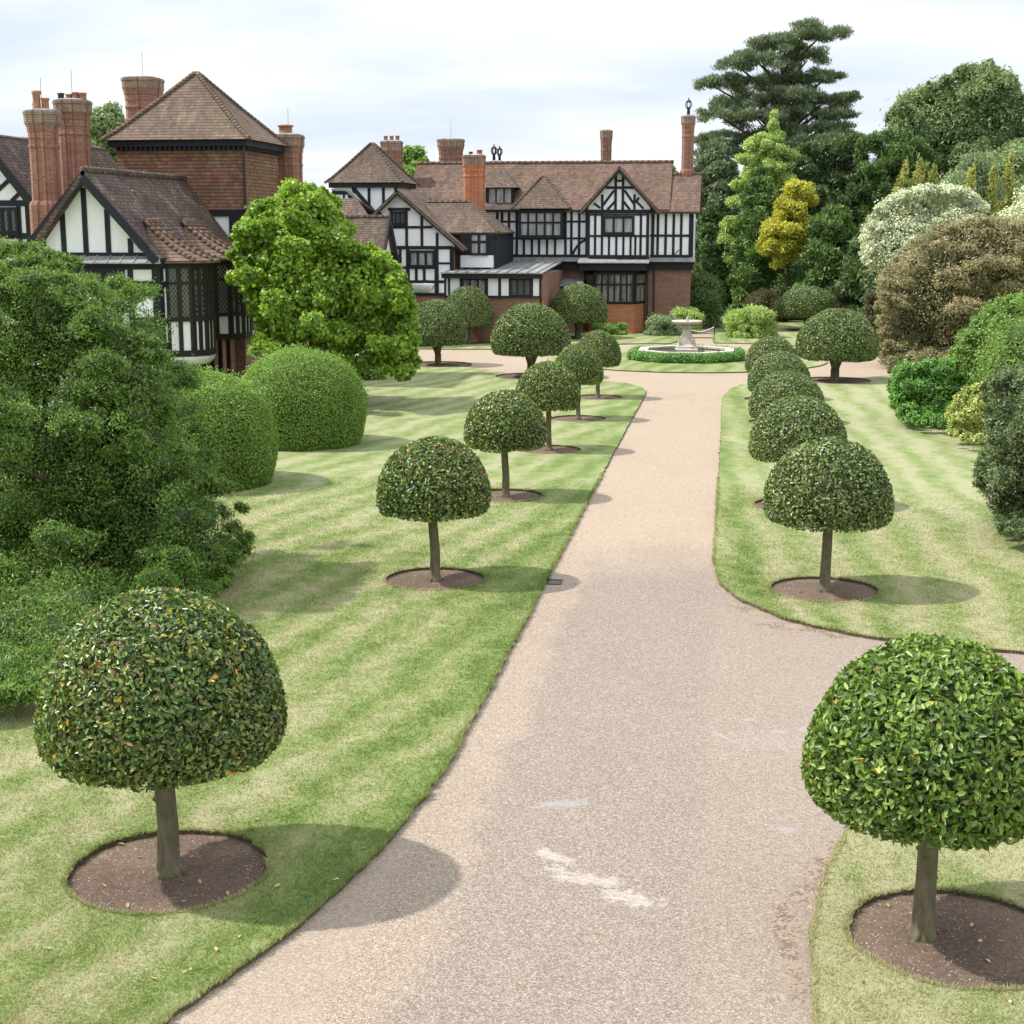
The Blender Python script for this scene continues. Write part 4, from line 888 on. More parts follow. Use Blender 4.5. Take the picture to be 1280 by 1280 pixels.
# shrubs by the house and the garden path
leafy('shrub', 'low lime green shrub beside the garden path', 'shrub', 908, 976, 384, 83.5, 'leaf_lime', 20000, .14, .06, 91, 0.0, 30, .3, 1.3, part='foliage', lower=-.8, tr=.05, lift=.6, droop=-.3)
leafy('shrub', 'dark rounded shrub filling the corner right of the brick wall', 'shrub', 852, 906, 340, 92.0, 'leaf_yew_mid', 18000, .14, .06, 92, 0.0, 34, .28, 2, part='foliage', lower=-.8, tr=.06)
leafy('shrub', 'grey leaved mound of a shrub at the foot of the brick wall behind the fountain', 'shrub', 804, 850, 392, 84.6, 'leaf_grey', 9000, .12, .06, 93, 0.0, 22, .3, .9, part='foliage', lower=-.8, tr=.04)
leafy('shrub', 'bright green shrub right of the fountain bowl against the brick wall', 'shrub', 838, 878, 383, 86.2, 'leaf_lime', 8000, .13, .06, 94, 0.0, 20, .32, .8, part='foliage', lower=-.8, tr=.04)
leafy('shrub', 'spreading mid green shrub under the bay window', 'shrub', 738, 786, 401, 84.8, 'leaf_mid', 8000, .14, .06, 95, 0.0, 20, .3, .8, part='foliage', lower=-.8, tr=.04)
leafy('shrub', 'small dark shrub beneath the light green maple', 'shrub', 440, 484, 444, 58.0, 'leaf_yewbox', 7000, .09, .05, 96, 0.0, 18, .32, .7, part='foliage', lower=-.8, tr=.03)
leafy('hedge', 'dark clipped hedge far along the garden path', 'hedge', 880, 914, 346, 128.0, 'leaf_yew', 9000, .2, .09, 97, 0.0, 20, .34, 1.5, part='foliage', lower=-.9, tr=.06)
leafy('shrub', 'sunlit bright green shrub above the far dark hedge', 'shrub', 876, 916, 332, 135.0, 'leaf_lime', 9000, .25, .1, 98, 0.0, 20, .34, 1.5, part='foliage', tr=.05)
leafy('golden_cypress', 'small narrow golden conifer beside the garden path', 'tree', 914, 923, 346, 106.0, 'leaf_gold', 3500, .15, .06, 99, 0.0, 16, .5, .35, lower=-1, tr=.04, squash=1.6)
leafy('shrub', 'dark green shrub right of the small golden conifer', 'shrub', 922, 968, 330, 104.0, 'leaf_mid', 16000, .18, .08, 100, 0.0, 28, .3, 1.8, part='foliage', lower=-.8, tr=.06)
leafy('shrub', 'brownish twiggy shrub behind the lime green shrub', 'shrub', 934, 985, 362, 98.0, 'leaf_brown', 14000, .14, .05, 101, 0.0, 26, .3, 1.4, part='foliage', lower=-.8, tr=.05)
leafy('shrub', 'deep green shrub in front of the golden tree', 'shrub', 958, 1012, 318, 100.5, 'leaf_yew_mid', 14000, .18, .08, 102, 0.0, 26, .3, 1.4, part='foliage', lower=-.8, tr=.06)
leafy('shrub', 'thin reddish brown young shrub left of the tawny maple', 'shrub', 1083, 1100, 362, 82.0, 'leaf_brown', 3500, .14, .06, 103, 0.2, 14, .4, .6, part='foliage', tr=.03, core=.3)
leafy('shrub', 'olive brown shrub between the clipped dome and the dark trunk', 'shrub', 1044, 1074, 352, 92.0, 'leaf_brown', 6000, .16, .06, 104, 0.0, 18, .34, .9, part='foliage', tr=.04)
leafy('tree', 'bushy dark tree closing the view between yew and white tree', 'tree', 1085, 1200, 300, 84.0, 'leaf_yew', 26000, .25, .1, 105, 0.2, 44, .26, 2.2, lower=-.8)
leafy('tree', 'round green tree behind the brick chimneys at far left', 'tree', 98, 172, 119, 92.0, 'leaf_ash', 30000, .3, .14, 106, 2.0, 44, .26, 3.5)
leafy('tree', 'small green treetop left of the near chimneys', 'tree', 10, 44, 164, 95.0, 'leaf_ash', 9000, .3, .14, 107, 2.0, 24, .3, 2.5)
leafy('tree', 'green treetop rising behind the far chimney and turret', 'tree', 488, 546, 172, 108.0, 'leaf_mid', 22000, .32, .15, 108, 2.0, 34, .28, 3.5)
leafy('tree', 'thin distant treetop just over the right end of the house ridge', 'tree', 822, 850, 204, 120.0, 'leaf_ash', 6000, .3, .12, 109, 2.0, 20, .3, 2.0)
# a far wood closing the horizon
rs = np.random.RandomState(300); lobes = []
for i in range(240):
    a = rs.uniform(-50, 34); d_ = rs.uniform(165, 215); x = d_ * sin(radians(a)); y = d_ * cos(radians(a)); lobes.append([x, y, rs.uniform(0, 3.2), 6, 6, rs.uniform(3, 4)])
for i in range(160):
    x = rs.uniform(8, 46); y = rs.uniform(118, 160); lobes.append([x, y, rs.uniform(0, 5), 4, 4, rs.uniform(3, 5)])
fw = crown('far_wood', 'leaf_yew', None, lobes, 90000, .9, .5, rs, .7, .3, 0, .2, .9, up=.3); tag(fw, 'continuous dark belt of distant woodland closing the garden', 'woodland', None, 'stuff')

# white post and rope barrier
px_, pz_ = W(1081, 400, 83.0)
mb = MB(); mb.box(px_ - .05, px_ + .05, 82.95, 83.05, .0, 1.35); mb.loops([(-.06, -.06), (.06, -.06), (.06, .06), (-.06, .06)], px_, 83.0, [(1, 1.35), (1, 1.38), (.2, 1.44)])
tag(mb.build('post', M['plaster']), 'thin white wooden post on the grass left of the tawny maple', 'post')
rb = thing('rope_barrier', 'sagging pale chain barrier across the garden path behind the fountain', 'barrier', (-1.5, 81.4, 0))
pa, pb = -2.35, -.75
for x in (pa, pb):
    mb = MB(); mb.lathe(x, 81.4, [(.06, .0), (.06, .03), (.022, .05), (.022, .78), (.04, .8), (.02, .86)], 10); mb.build('post', M['iron'], rb)
mb = MB(); mb.tube([(pa + (pb - pa) * k / 12, 81.4, .74 - .26 * sin(PI * k / 12)) for k in range(13)], .018, 6); mb.build('chain', M['plaster'], rb, True)

# fountain
ft = thing('fountain', 'old stone tiered fountain with a shallow top bowl in an octagonal basin', 'fountain', (CX, CY + .3, 0)); fy = CY + .3
def octo(r): return [(r * cos(radians(22.5 + 45 * k)), r * sin(radians(22.5 + 45 * k))) for k in range(8)]
mb = MB()
for k in range(8):
    p = octo(2.28)[k], octo(2.28)[(k + 1) % 8]; q = octo(1.98)[k], octo(1.98)[(k + 1) % 8]; r_ = octo(2.36)[k], octo(2.36)[(k + 1) % 8]; s_ = octo(1.92)[k], octo(1.92)[(k + 1) % 8]
    mb.prism([(CX + a[0], fy + a[1], .04) for a in (p[0], p[1], q[1], q[0])], (0, 0, .36)); mb.prism([(CX + a[0], fy + a[1], .40) for a in (r_[0], r_[1], s_[1], s_[0])], (0, 0, .09))
mb.build('basin', M['stone'], ft)
mb = MB(); mb.add([(CX + a, fy + b, .2) for a, b in octo(1.95)], [tuple(range(8))]); mb.build('water', M['water'], ft)
mb = MB(); sq = [(-1, -1), (1, -1), (1, 1), (-1, 1)]
mb.loops(sq, CX, fy, [(.52, .05), (.52, .50), (.45, .54), (.45, .62), (.34, .66), (.30, .72), (.26, 1.0), (.20, 1.42), (.22, 1.46), (.29, 1.52), (.29, 1.58)])
for s in (-1, 1):
    for d in (-1, 1): mb.lathe(CX + s * .34, fy + d * .34, [(.08, .52), (.09, .6), (.05, .75), (.04, .9), (.02, 1.0)], 8)
mb.build('pedestal', M['stone'], ft)
mb = MB(); mb.lathe(CX, fy, [(.25, 1.58), (.35, 1.62), (.62, 1.68), (.70, 1.74), (.70, 1.80), (.62, 1.79), (.1, 1.74)], 28); mb.build('bowl', M['stone'], ft, True)
mb = MB(); mb.lathe(CX, fy, [(.09, 1.74), (.07, 1.82), (.03, 1.86), (.05, 1.92), (.01, 1.97)], 10); mb.build('finial', M['stone'], ft, True)
hd = thing('hedge', 'low clipped ivy hedge ringing the fountain basin', 'hedge', (CX, fy, 0)); rs = np.random.RandomState(310); lobes = []
for k in range(8):
    a, b = octo(2.62)[k], octo(2.62)[(k + 1) % 8]
    for j in range(7):
        f = j / 7; lobes.append([CX + a[0] + (b[0] - a[0]) * f, fy + a[1] + (b[1] - a[1]) * f, .22, .24, .24, .26])
crown('foliage', 'leaf_bright', hd, lobes, 26000, .075, .05, rs, .5, .2, 0, .2, .85, up=.3)

# ------------------------------------------------------------------ building helpers
def roof_slope(mb, a, b, c, d, th=.12, nu=10, nv=8, amp=.02, seed=1):
    """a-b eaves, d-c ridge; a gently uneven slab"""
    rs = random.Random(seed); a, b, c, d = map(Vector, (a, b, c, d)); n = (b - a).cross(d - a).normalized()
    if n.z < 0: n = -n
    top, bot = [], []
    for j in range(nv + 1):
        for i in range(nu + 1):
            u, v = i / nu, j / nv; p = (a * (1 - u) + b * u) * (1 - v) + (d * (1 - u) + c * u) * v
            w = n * (rs.gauss(0, amp) * (0 if i in (0, nu) or j in (0, nv) else 1))
            top.append(p + w); bot.append(p - n * th)
    N = nu + 1; T = len(top); fs = []
    for j in range(nv):
        for i in range(nu):
            k = j * N + i; fs.append((k, k + 1, k + N + 1, k + N)); fs.append((T + k, T + k + N, T + k + N + 1, T + k + 1))
    for i in range(nu): fs.append((i, T + i, T + i + 1, i + 1)); k = nv * N + i; fs.append((k, k + 1, T + k + 1, T + k))
    for j in range(nv): k = j * N; fs.append((k, k + N, T + k + N, T + k)); k = j * N + nu; fs.append((k, T + k, T + k + N, k + N))
    mb.add(top + bot, fs)
def ridge_tiles(mb, p, q, r=.11, step=.26):
    p, q = Vector(p), Vector(q); L = (q - p).length; n = max(1, int(L / step)); a = (q - p).normalized()
    for i in range(n):
        s = p.lerp(q, i / n); e = p.lerp(q, (i + 1.15) / n); mb.tube([s + Vector((0, 0, .005)), e + Vector((0, 0, .018))], [r * .90, r * .96], 8)
def sagged_pyramid(mb, cx, cy, w, d, z0, z1, flare=.25):
    """square hipped roof with a slight bell cast at the eaves"""
    rings = [(1.0, z0), (1 - .16, z0 + (z1 - z0) * .14), (.5, z0 + (z1 - z0) * .49), (.03, z1)]
    seg = 6; V = []; n = 4 * seg
    def edge(k):
        k = k % n; s, f = divmod(k, seg); f /= seg; c = [(-1, -1), (1, -1), (1, 1), (-1, 1)]; a, b = c[s], c[(s + 1) % 4]; return a[0] + (b[0] - a[0]) * f, a[1] + (b[1] - a[1]) * f
    for k_, z in rings:
        for k in range(n): x, y = edge(k); V.append((cx + x * w / 2 * k_, cy + y * d / 2 * k_, z))
    fs = [(i * n + k, i * n + (k + 1) % n, (i + 1) * n + (k + 1) % n, (i + 1) * n + k) for i in range(len(rings) - 1) for k in range(n)]
    fs += [tuple(range(n))[::-1], tuple(range((len(rings) - 1) * n, len(rings) * n))]
    mb.add(V, fs)
    return [[(cx + sx * w / 2 * k_, cy + sy * d / 2 * k_, z) for k_, z in rings] for sx, sy in ((-1, -1), (1, -1), (1, 1), (-1, 1))]
def window(fr, u0, u1, z0, z1, lights, transoms=(), parent=None, glass='glass_curtained', fw=.07, mw=.05, d=.07, mat='timber', sill=True, label=None):
    f = MB()
    fr.box(f, u0, u0 + fw, z0, z1, .002, d); fr.box(f, u1 - fw, u1, z0, z1, .002, d)
    fr.box(f, u0 + fw, u1 - fw, z1 - fw, z1, .002, d - .003); fr.box(f, u0 + fw, u1 - fw, z0, z0 + fw, .002, d - .003)
    for k in range(1, lights):
        u = u0 + fw / 2 + (u1 - u0 - fw) * k / lights; fr.box(f, u - mw / 2, u + mw / 2, z0 + fw, z1 - fw, .002, d - .012)
    for tr in transoms:
        z = z0 + (z1 - z0) * tr; fr.box(f, u0 + fw, u1 - fw, z - mw / 2, z + mw / 2, .002, d - .017)
    if sill: fr.box(f, u0 - .04, u1 + .04, z0 - .05, z0, .002, d + .05)
    w = f.build('window', M[mat], parent, label=label)
    p = MB(); fr.box(p, u0 + fw * .5, u1 - fw * .5, z0 + fw * .5, z1 - fw * .5, .004, .022); p.build('pane', M[glass], w)
    return w
def ribbed(w, d, rw=.09, rd=.05, nx=1, ny=1, ch=.0):
    """chimney plan with projecting ribs"""
    def side(L, n):
        pts = []
        for k in range(n):
            c = -L / 2 + L * (k + 1) / (n + 1); pts += [(c - rw / 2, 0), (c - rw / 2, rd), (c + rw / 2, rd), (c + rw / 2, 0)]
        return pts
    P = []
    for ang, L, off, n in ((0, w, d / 2, nx), (90, d, w / 2, ny), (180, w, d / 2, nx), (270, d, w / 2, ny)):
        a = radians(ang); seq = [(-L / 2 + ch, 0)] + side(L, n) + [(L / 2 - ch, 0)] if ch else [(-L / 2, 0)] + side(L, n)
        for u, o in seq:
            x, y = u, -(off + o); P.append((x * cos(a) - y * sin(a), x * sin(a) + y * cos(a)))
    return P
def chimney(parent, cx, cy, w, d, z0, z1, pots=(), mat='brick_red', nx=1, ny=1, ch=0., base=None, flare=1.18, rod=False, capm='lead'):
    plan = ribbed(w, d, .09, .05, nx, ny, ch); H = z1 - z0; fl = min(.9, H * .3)
    prof = [(1, z0)]
    if base: prof = [(1.22, z0), (1.22, base - .12), (1.12, base), (1, base + .02)]
    prof += [(1, z1 - fl - .30), (1.05, z1 - fl - .28), (1.05, z1 - fl - .20), (1, z1 - fl - .18), (1, z1 - fl), (1.03, z1 - fl + .02), (1.03, z1 - fl * .75), (1.07, z1 - fl * .7), (1.10, z1 - fl * .55), (flare, z1 - fl * .42), (flare, z1 - .12), (flare * 1.04, z1 - .10), (flare * 1.04, z1)]
    kk = [q for q in prof if q[1] > z1 - fl * .5]
    mb = MB(); mb.loops(plan, cx, cy, [q for q in prof if q[1] <= z1 - fl * .5]); c = mb.build('chimney', M[mat], parent)
    mb = MB(); mb.loops(plan, cx, cy, [(1.10, z1 - fl * .55 + .002)] + kk); mb.build('corbelled_head', M['brick_weathered'], c)
    mb = MB(); mb.loops(plan, cx, cy, [(flare * .98, z1 + .002), (flare * .98, z1 + .04), (.7, z1 + .10)]); mb.build('chimney_cap', M[capm], c)
    for px, py, h, r, mt in pots:
        mb = MB(); mb.lathe(cx + px, cy + py, [(r, z1 + .05), (r * .92, z1 + .1), (r * .88, z1 + h * .8), (r * 1.08, z1 + h * .85), (r * 1.08, z1 + h), (r * .8, z1 + h)], 12); mb.build('chimney_pot', M[mt], c, True)
    if rod: mb = MB(); mb.tube([(cx, cy, z1), (cx + .01, cy, z1 + 1.1)], .008, 5); mb.build('lightning_rod', M['iron'], c)
    return c
def timbers(fr, parent, bars, d=.045, name='timber_frame', mat='timber'):
    """bars: (u0,z0,u1,z1,w); uprights and rails get slightly different depth so faces never coincide"""
    mb = MB()
    for i, (u0, z0, u1, z1, w) in enumerate(bars):
        dd = d - (.004 if abs(u1 - u0) < 1e-6 else 0.) - (.009 if abs(u1 - u0) > 1e-6 and abs(z1 - z0) > 1e-6 else 0.) - (i % 3) * .0011
        fr.bar(mb, u0, z0, u1, z1, w * 1.12, .001, dd)
    return mb.build(name, M[mat], parent)

# ================================================================== the near wing (left)
hn = thing('timber_framed_house', 'near left wing of the manor with white timbered gable, brick tower and clustered chimneys', 'house', (-20, 50, 0))
FY = 46.0; f0 = Fr(0, FY, 0)
def U(px, py=320): return W(px, py, FY)[0]
def Z(py, px=120): return W(px, py, FY)[1]
xr = U(198); xl = -23.3; apx, apz = W(103, 217, FY); ez = Z(322)
mb = MB(); f0.poly(mb, [(xl, 0), (xr, 0), (xr, ez), (apx, apz - .25), (xl + .55, ez), (xl, ez - .1)], -.2, 0)
mb.build('gable_wall', M['plaster'], hn)
mb = MB(); mb.box(xr - .2, xr, FY + .003, 54.45, 2.1, ez + .05); mb.build('side_wall', M['plaster'], hn)
mb = MB(); mb.box(xr - .9, xr - .35, 47.0, 54.6, 0, 2.1); mb.box(xl, xr - .35, 46.4, 47.2, 0, 1.2); mb.build('ground_wall', M['brick_brown'], hn)
tb = []
zt_ = Z(320)
for px, ytop in ((55, 298), (81, 266), (108.5, 235), (136.5, 262), (164, 298)): tb.append((U(px), zt_, U(px), Z(ytop, px), .15))
tb.append((U(40), zt_, U(186), zt_, .2))
tb += [(U(199) - .13, .9, U(199) - .13, zt_ - .15, .24), (U(162), 1, U(162), zt_ - .12, .16), (U(165), Z(355, 180), U(197), Z(355, 180), .17), (U(60), Z(377), U(163), Z(377), .16), (U(60), Z(331), U(198), Z(331), .26), (U(165), Z(400, 180), U(197), Z(400, 180), .16)]
for px in (95, 120, 146): tb.append((U(px), Z(440), U(px), Z(378), .12))
timbers(f0, hn, tb)
# leaded window strip and lead weathering over it
window(f0, U(64), U(146), Z(374), Z(337), 5, (), hn, 'glass_dark', .09, .11, .09)
window(f0, U(148), U(155), Z(372), Z(337), 1, (), hn, 'glass_curtained', .05, .04, .06, sill=False)
mb = MB(); a0, a1 = U(50), U(197)
mb.prism([(a0, FY - .42, Z(330) + .02), (a1 + .25, FY - .42, Z(330) + .02), (a1 + .05, FY - .01, Z(322) + .03), (a0, FY - .01, Z(322) + .03)], (0, 0, .04))
for k in range(9): x = a0 + (a1 - a0) * (k + .5) / 9; mb.bar((x, FY - .43, Z(330) + .055), (x, FY - .02, Z(322) + .065), .05, .03, (0, 0, 1))
mb.build('lead_flashing', M['lead'], hn)
# barge boards with swept feet
mb = MB()
for s, pts in ((1, [(103, 215), (183, 306), (196, 322)]), (-1, [(103, 215), (40, 298), (24, 322)])):
    for (a, b), (c, d_) in zip(pts[:-1], pts[1:]):
        p0, p1 = W(a, b, FY - .35), W(c, d_, FY - .35)
        mb.bar((p0[0], FY - .35, p0[1] - .16), (p1[0], FY - .35, p1[1] - .12), .26, .10 + (.004 if s > 0 else 0), (0, -1, 0))
p0 = W(103, 212, FY - .35); mb.prism([(p0[0] - .3, FY - .36, p0[1] - .42), (p0[0] + .3, FY - .36, p0[1] - .42), (p0[0], FY - .36, p0[1] - .16)], (0, -.07, 0))
mb.build('barge_board', M['timber'], hn)
# roof
RX, RZ = W(103, 212, FY - .45); RY1 = 54.5
EX, EZ = W(195, 323, FY - .45); LX, LZ = W(22, 322, FY - .45); kx, kz = RX + (EX - RX) * .82, RZ + (EZ - RZ) * .88
mb = MB()
roof_slope(mb, (kx, FY - .45, kz), (kx, RY1, kz), (RX, RY1, RZ), (RX, FY - .45, RZ), .14, 24, 10, .022, 2)
roof_slope(mb, (EX, FY - .45, EZ), (EX, 54.45, EZ), (kx, 54.45, kz), (kx, FY - .45, kz), .12, 24, 3, .012, 3)
lx, lz = RX + (LX - RX) * .82, RZ + (LZ - RZ) * .88
roof_slope(mb, (lx, FY - .45, lz), (lx, RY1, lz), (RX - .001, RY1, RZ), (RX - .001, FY - .45, RZ), .14, 12, 8, .02, 4)
roof_slope(mb, (LX, FY - .45, LZ), (LX, 54.45, LZ), (lx, 54.45, lz), (lx, FY - .45, lz), .12, 12, 3, .01, 5)
rf = mb.build('roof', M['roof_dark'], hn)
mb = MB(); ridge_tiles(mb, (RX, FY - .45, RZ), (RX, RY1, RZ), .12, .32); mb.build('ridge_tiles', M['roof_dark'], rf, True)

# side wall timbers and the two canted bays
fs = Fr(xr, 0, PI / 2)         # u = world y, outward = +x
def Zs(py): return S(230, py, -17.6)[1]
timbers(fs, hn, [(46.12, 1.6, 46.12, ez - .1, .2), (46.0, Zs(355), 47.2, Zs(355), .16), (46.0, Zs(401), 47.2, Zs(401), .16), (46.0, Zs(330), 54.3, Zs(330), .25), (48.9, 2.1, 48.9, ez, .22), (52.2, 2.1, 52.2, ez, .2), (54.2, 2.1, 54.2, ez, .3), (46.0, 2.2, 54.4, 2.2, .25)], .06)
def bay(pts, zb_, zs, zt, ztop, cove, lights, name='bay_window'):
    """canted bay: base band, white spandrels, leaded lights, head beam"""
    b = MB(); inner = [(xr - .05, pts[0][1])] + pts + [(xr - .05, pts[-1][1])]
    poly = [(x, y) for x, y in pts] + [(xr - .05, pts[-1][1]), (xr - .05, pts[0][1])]
    b.prism([(x, y, zb_) for x, y in poly], (0, 0, ztop - zb_)); bo = b.build(name, M['plaster'], hn)
    tm = MB(); pn = MB()
    for i in range(len(pts) - 1):
        f = frame_between(pts[i], pts[i + 1]); L = f.len; n = lights[i]
        for z0_, z1_, d in ((zb_, zb_ + .2, .05), (zs - .09, zs + .04, .07), (zt - .04, zt + .04, .045), (ztop - .22, ztop, .06)): f.box(tm, -.01 * (i > 0), L + .01, z0_, z1_, .001, d + i * .0013)
        for k in range(n + 1):
            u = L * k / n; w_ = .10 if k in (0, n) else .07
            f.box(tm, max(u - w_, 0.0), min(u + w_, L), zb_ + .2, zs - .09, .001, .042 + i * .0011 + k * .0007)
            f.box(tm, max(u - w_, 0.0), min(u + w_, L), zs + .04, ztop - .22, .001, .048 + i * .0011 + k * .0007)
        f.box(pn, .02, L - .02, zs + .04, ztop - .22, .002, .016)
    tm.build('bay_frame', M['brown_timber'], bo); pn.build('pane', M['glass_dark'], bo)
    if cove:
        cm = MB(); cxm = sum(p[0] for p in poly) / len(poly); cym = sum(p[1] for p in poly) / len(poly); rings = [(1.03, zb_), (1.03, zb_ - .05), (.97, zb_ - .14), (.84, zb_ - .24), (.7, zb_ - .30)]
        cm.loops([(x - cxm, y - cym) for x, y in poly], cxm, cym, rings); cm.build('cove', M['plaster'], bo, True)
    return bo
B1 = [(xr, 46.55), (-17.42, 46.95), (-17.12, 47.4), (-17.12, 48.1), (-17.42, 48.6), (xr, 48.9)]
B2 = [(xr, 49.9), (-17.3, 50.35), (-17.0, 50.85), (-17.0, 51.6), (-17.3, 52.1), (xr, 52.4)]
bay(B1, Zs(447), Zs(399), Zs(354), Zs(327), True, [2, 2, 2, 2, 1])
bay(B2, 2.15, 3.05, 4.25, 4.95, False, [2, 2, 2, 2, 1])
# bell cast roofs over the bays
def bay_roof(P, ztop, a0, a1, xh, zh):
    mb = MB(); off = []
    cy = (P[0][1] + P[-1][1]) / 2
    ov = [(EX - .25, P[0][1] - .25), (P[1][0] + .22, P[1][1] - .25), (P[2][0] + .3, P[2][1] - .05), (P[3][0] + .3, P[3][1] + .05), (P[4][0] + .22, P[4][1] + .25), (EX - .25, P[5][1] + .25)]
    A = Vector((xh, a0, zh)); B = Vector((xh, a1, zh)); low = [Vector((x, y, ztop)) for x, y in ov]
    def curve(p, q, k):      # concave flare
        v = p.lerp(q, k); v.z -= .28 * sin(PI * k) * (p.z - q.z) * .45; return v
    n = 6
    def strip(p0, q0, p1, q1):
        vs = []; 
        for k in range(n + 1): vs += [curve(p0, q0, k / n), curve(p1, q1, k / n)]
        mb.add(vs, [(2 * k, 2 * k + 2, 2 * k + 3, 2 * k + 1) for k in range(n)])
    strip(A, low[0], A, low[1]); strip(A, low[1], A.lerp(B, .3), low[2]); strip(A.lerp(B, .3), low[2], A.lerp(B, .7), low[3]); strip(A.lerp(B, .7), low[3], B, low[4]); strip(B, low[4], B, low[5])
    base = [Vector((v.x, v.y, v.z - .08)) for v in low]; mb.add(low + base, [(i, i + 6, i + 7, i + 1) for i in range(5)] + [tuple(range(6, 12))])
    r = mb.build('bay_roof', M['roof_orange'], hn)
    hm = MB()
    for p, q in ((A, low[1]), (A.lerp(B, .3), low[2]), (A.lerp(B, .7), low[3]), (B, low[4])):
        m_ = 11
        for k in range(m_):
            s = curve(p, q, k / m_); e = curve(p, q, (k + 1.1) / m_) if k < m_ - 1 else q; hm.tube([s + Vector((0, 0, -.02)), e + Vector((0, 0, .025))], [.06, .085], 8)
    ridge_tiles(hm, A, B, .1, .3); hm.build('hip_tiles', M['roof_orange'], r, True)
bay_roof(B1, Zs(327) + .03, 47.1, 48.2, RX + (EX - RX) * .60, RZ + (EZ - RZ) * .58)
bay_roof(B2, 4.98, 50.5, 51.6, RX + (EX - RX) * .60, RZ + (EZ - RZ) * .58)
# timber posts over the brick undercroft
mb = MB()
for y in (48.7, 49.5, 50.6, 51.4, 52.3, 53.2): mb.box(xr - .34, xr - .22, y, y + .13, 0, 2.1)
mb.build('post', M['brown_timber'], hn)
mb = MB(); mb.box(xr - .9, xr + .5, 54.0, 57.2, 2.0, 2.2); mb.box(xr - .5, xr + .35, 54.1, 57.1, 2.2, 4.6); mb.build('oriel', M['plaster'], hn)
fo = Fr(xr + .35, 0, PI / 2); timbers(fo, hn, [(54.15, 2.2, 54.15, 4.6, .2), (55.3, 2.2, 55.3, 4.6, .15), (56.9, 2.2, 56.9, 4.6, .2), (54.1, 3.1, 57.1, 3.1, .16), (54.1, 4.5, 57.1, 4.5, .2), (54.1, 2.3, 57.1, 2.3, .2)], .05)
fo2 = Fr(0, 54.1, 0); timbers(fo2, hn, [(xr + .26, 2.2, xr + .26, 4.6, .18), (xr - .1, 3.1, xr + .3, 3.1, .15), (xr - .1, 2.3, xr + .3, 2.3, .18)], .05)

# tower
TX0, TX1, TY0, TY1 = -22.97, -18.04, 54.5, 58.9; tz0 = 6.68; tz1 = W(220, 180, TY0)[1]
mb = MB(); mb.box(TX0, TX1, TY0, TY1, tz0, tz1); mb.build('tile_hung_wall', M['tile_hung'], hn)
mb = MB(); mb.box(TX0 + .1, TX1 - .08, TY0 + .08, TY1 - .08, 2.1, tz0 - .01); mb.build('tower_wall', M['plaster'], hn)
mb = MB(); mb.box(TX0 + .1, TX1 - .05, TY0 - .3, TY1 - .08, 0, 2.098); mb.build('tower_plinth', M['brick_brown'], hn)
ftw = Fr(0, TY0 + .08, 0); fts = Fr(TX1 - .08, 0, PI / 2)
timbers(ftw, hn, [(TX1 - .35, 4.5, TX1 - .35, tz0, .5), (TX0, tz0 - .12, TX1 - .1, tz0 - .12, .22), (-19.4, 4.5, -19.4, tz0, .18)], .07)
timbers(fts, hn, [(TY0 + .3, 4.5, TY0 + .3, tz0 - .03, .35), (TY0 + 1.4, 2, TY0 + 1.4, tz0, .2), (TY0 + 2.9, 2, TY0 + 2.9, tz0, .2), (TY0 + .1, tz0 - .12, TY1 - .2, tz0 - .12, .22)], .07)
mb = MB(); mb.box(TX0 - .22, TX1 + .22, TY0 - .22, TY1 + .22, tz1 - .1, tz1 + .14)
for k in range(26): x = TX0 + (TX1 - TX0) * (k + .5) / 26; mb.box(x - .045, x + .045, TY0 - .18, TY0, tz1 - .22, tz1 - .103)
for k in range(22): y = TY0 + (TY1 - TY0) * (k + .5) / 22; mb.box(TX1, TX1 + .18, y - .045, y + .045, tz1 - .22, tz1 - .104)
mb.build('eaves_cornice', M['timber'], hn)
mb = MB(); hips = sagged_pyramid(mb, (TX0 + TX1) / 2, (TY0 + TY1) / 2, TX1 - TX0 + .75, TY1 - TY0 + .75, tz1 + .145, W(241, 93, 56.7)[1]); tr_ = mb.build('tower_roof', M['roof_tower'], hn)
mb = MB()
for h in hips:
    for a, b in zip(h[:-1], h[1:]): ridge_tiles(mb, b, a, .10, .16)
x_, y_, z_ = hips[0][-1]; mb.box(-20.62, -20.39, 56.58, 56.82, z_ - .1, z_ + .1); mb.build('hip_tiles', M['roof_tower'], tr_, True)
mb = MB(); mb.tube([(TX1 + .07, TY0 - .07, tz1), (TX1 + .07, TY0 - .07, 2.5)], .05, 8); mb.build('drainpipe', M['iron'], hn)
# chimneys of the near wing
def cpx(px0, px1, pyt, Y): a, b = W(px0, pyt, Y)[0], W(px1, pyt, Y)[0]; return (a + b) / 2, (b - a), W((px0 + px1) / 2, pyt, Y)[1]
cx_, w_, z_ = cpx(34, 71, 140, 48.6); chimney(hn, cx_, 48.6, w_ * .80, .75, 3.0, z_, [(-.12, -.1, .68, .14, 'terracotta'), (.16, -.05, .45, .13, 'terracotta'), (-.3, .2, .3, .12, 'brick_brown')], nx=2, ny=1, ch=.13, base=W(50, 252, 48.6)[1], flare=1.24, rod=True)
cx_, w_, z_ = cpx(72, 109, 127, 52.0); chimney(hn, cx_, 52.0, w_ * .80, .95, 3.0, z_, [(-.42, 0, .3, .12, 'iron'), (-.12, 0, .26, .12, 'terracotta'), (.14, 0, .32, .14, 'terracotta'), (.40, 0, .3, .14, 'terracotta')], nx=2, ny=1, ch=.15, flare=1.24, rod=True)
cx_, w_, z_ = cpx(158, 199, 99, 60.5); chimney(hn, cx_, 60.5, w_ * .84, 1.3, 5.0, z_, (), nx=1, ny=1, ch=.16, flare=1.16, rod=True)
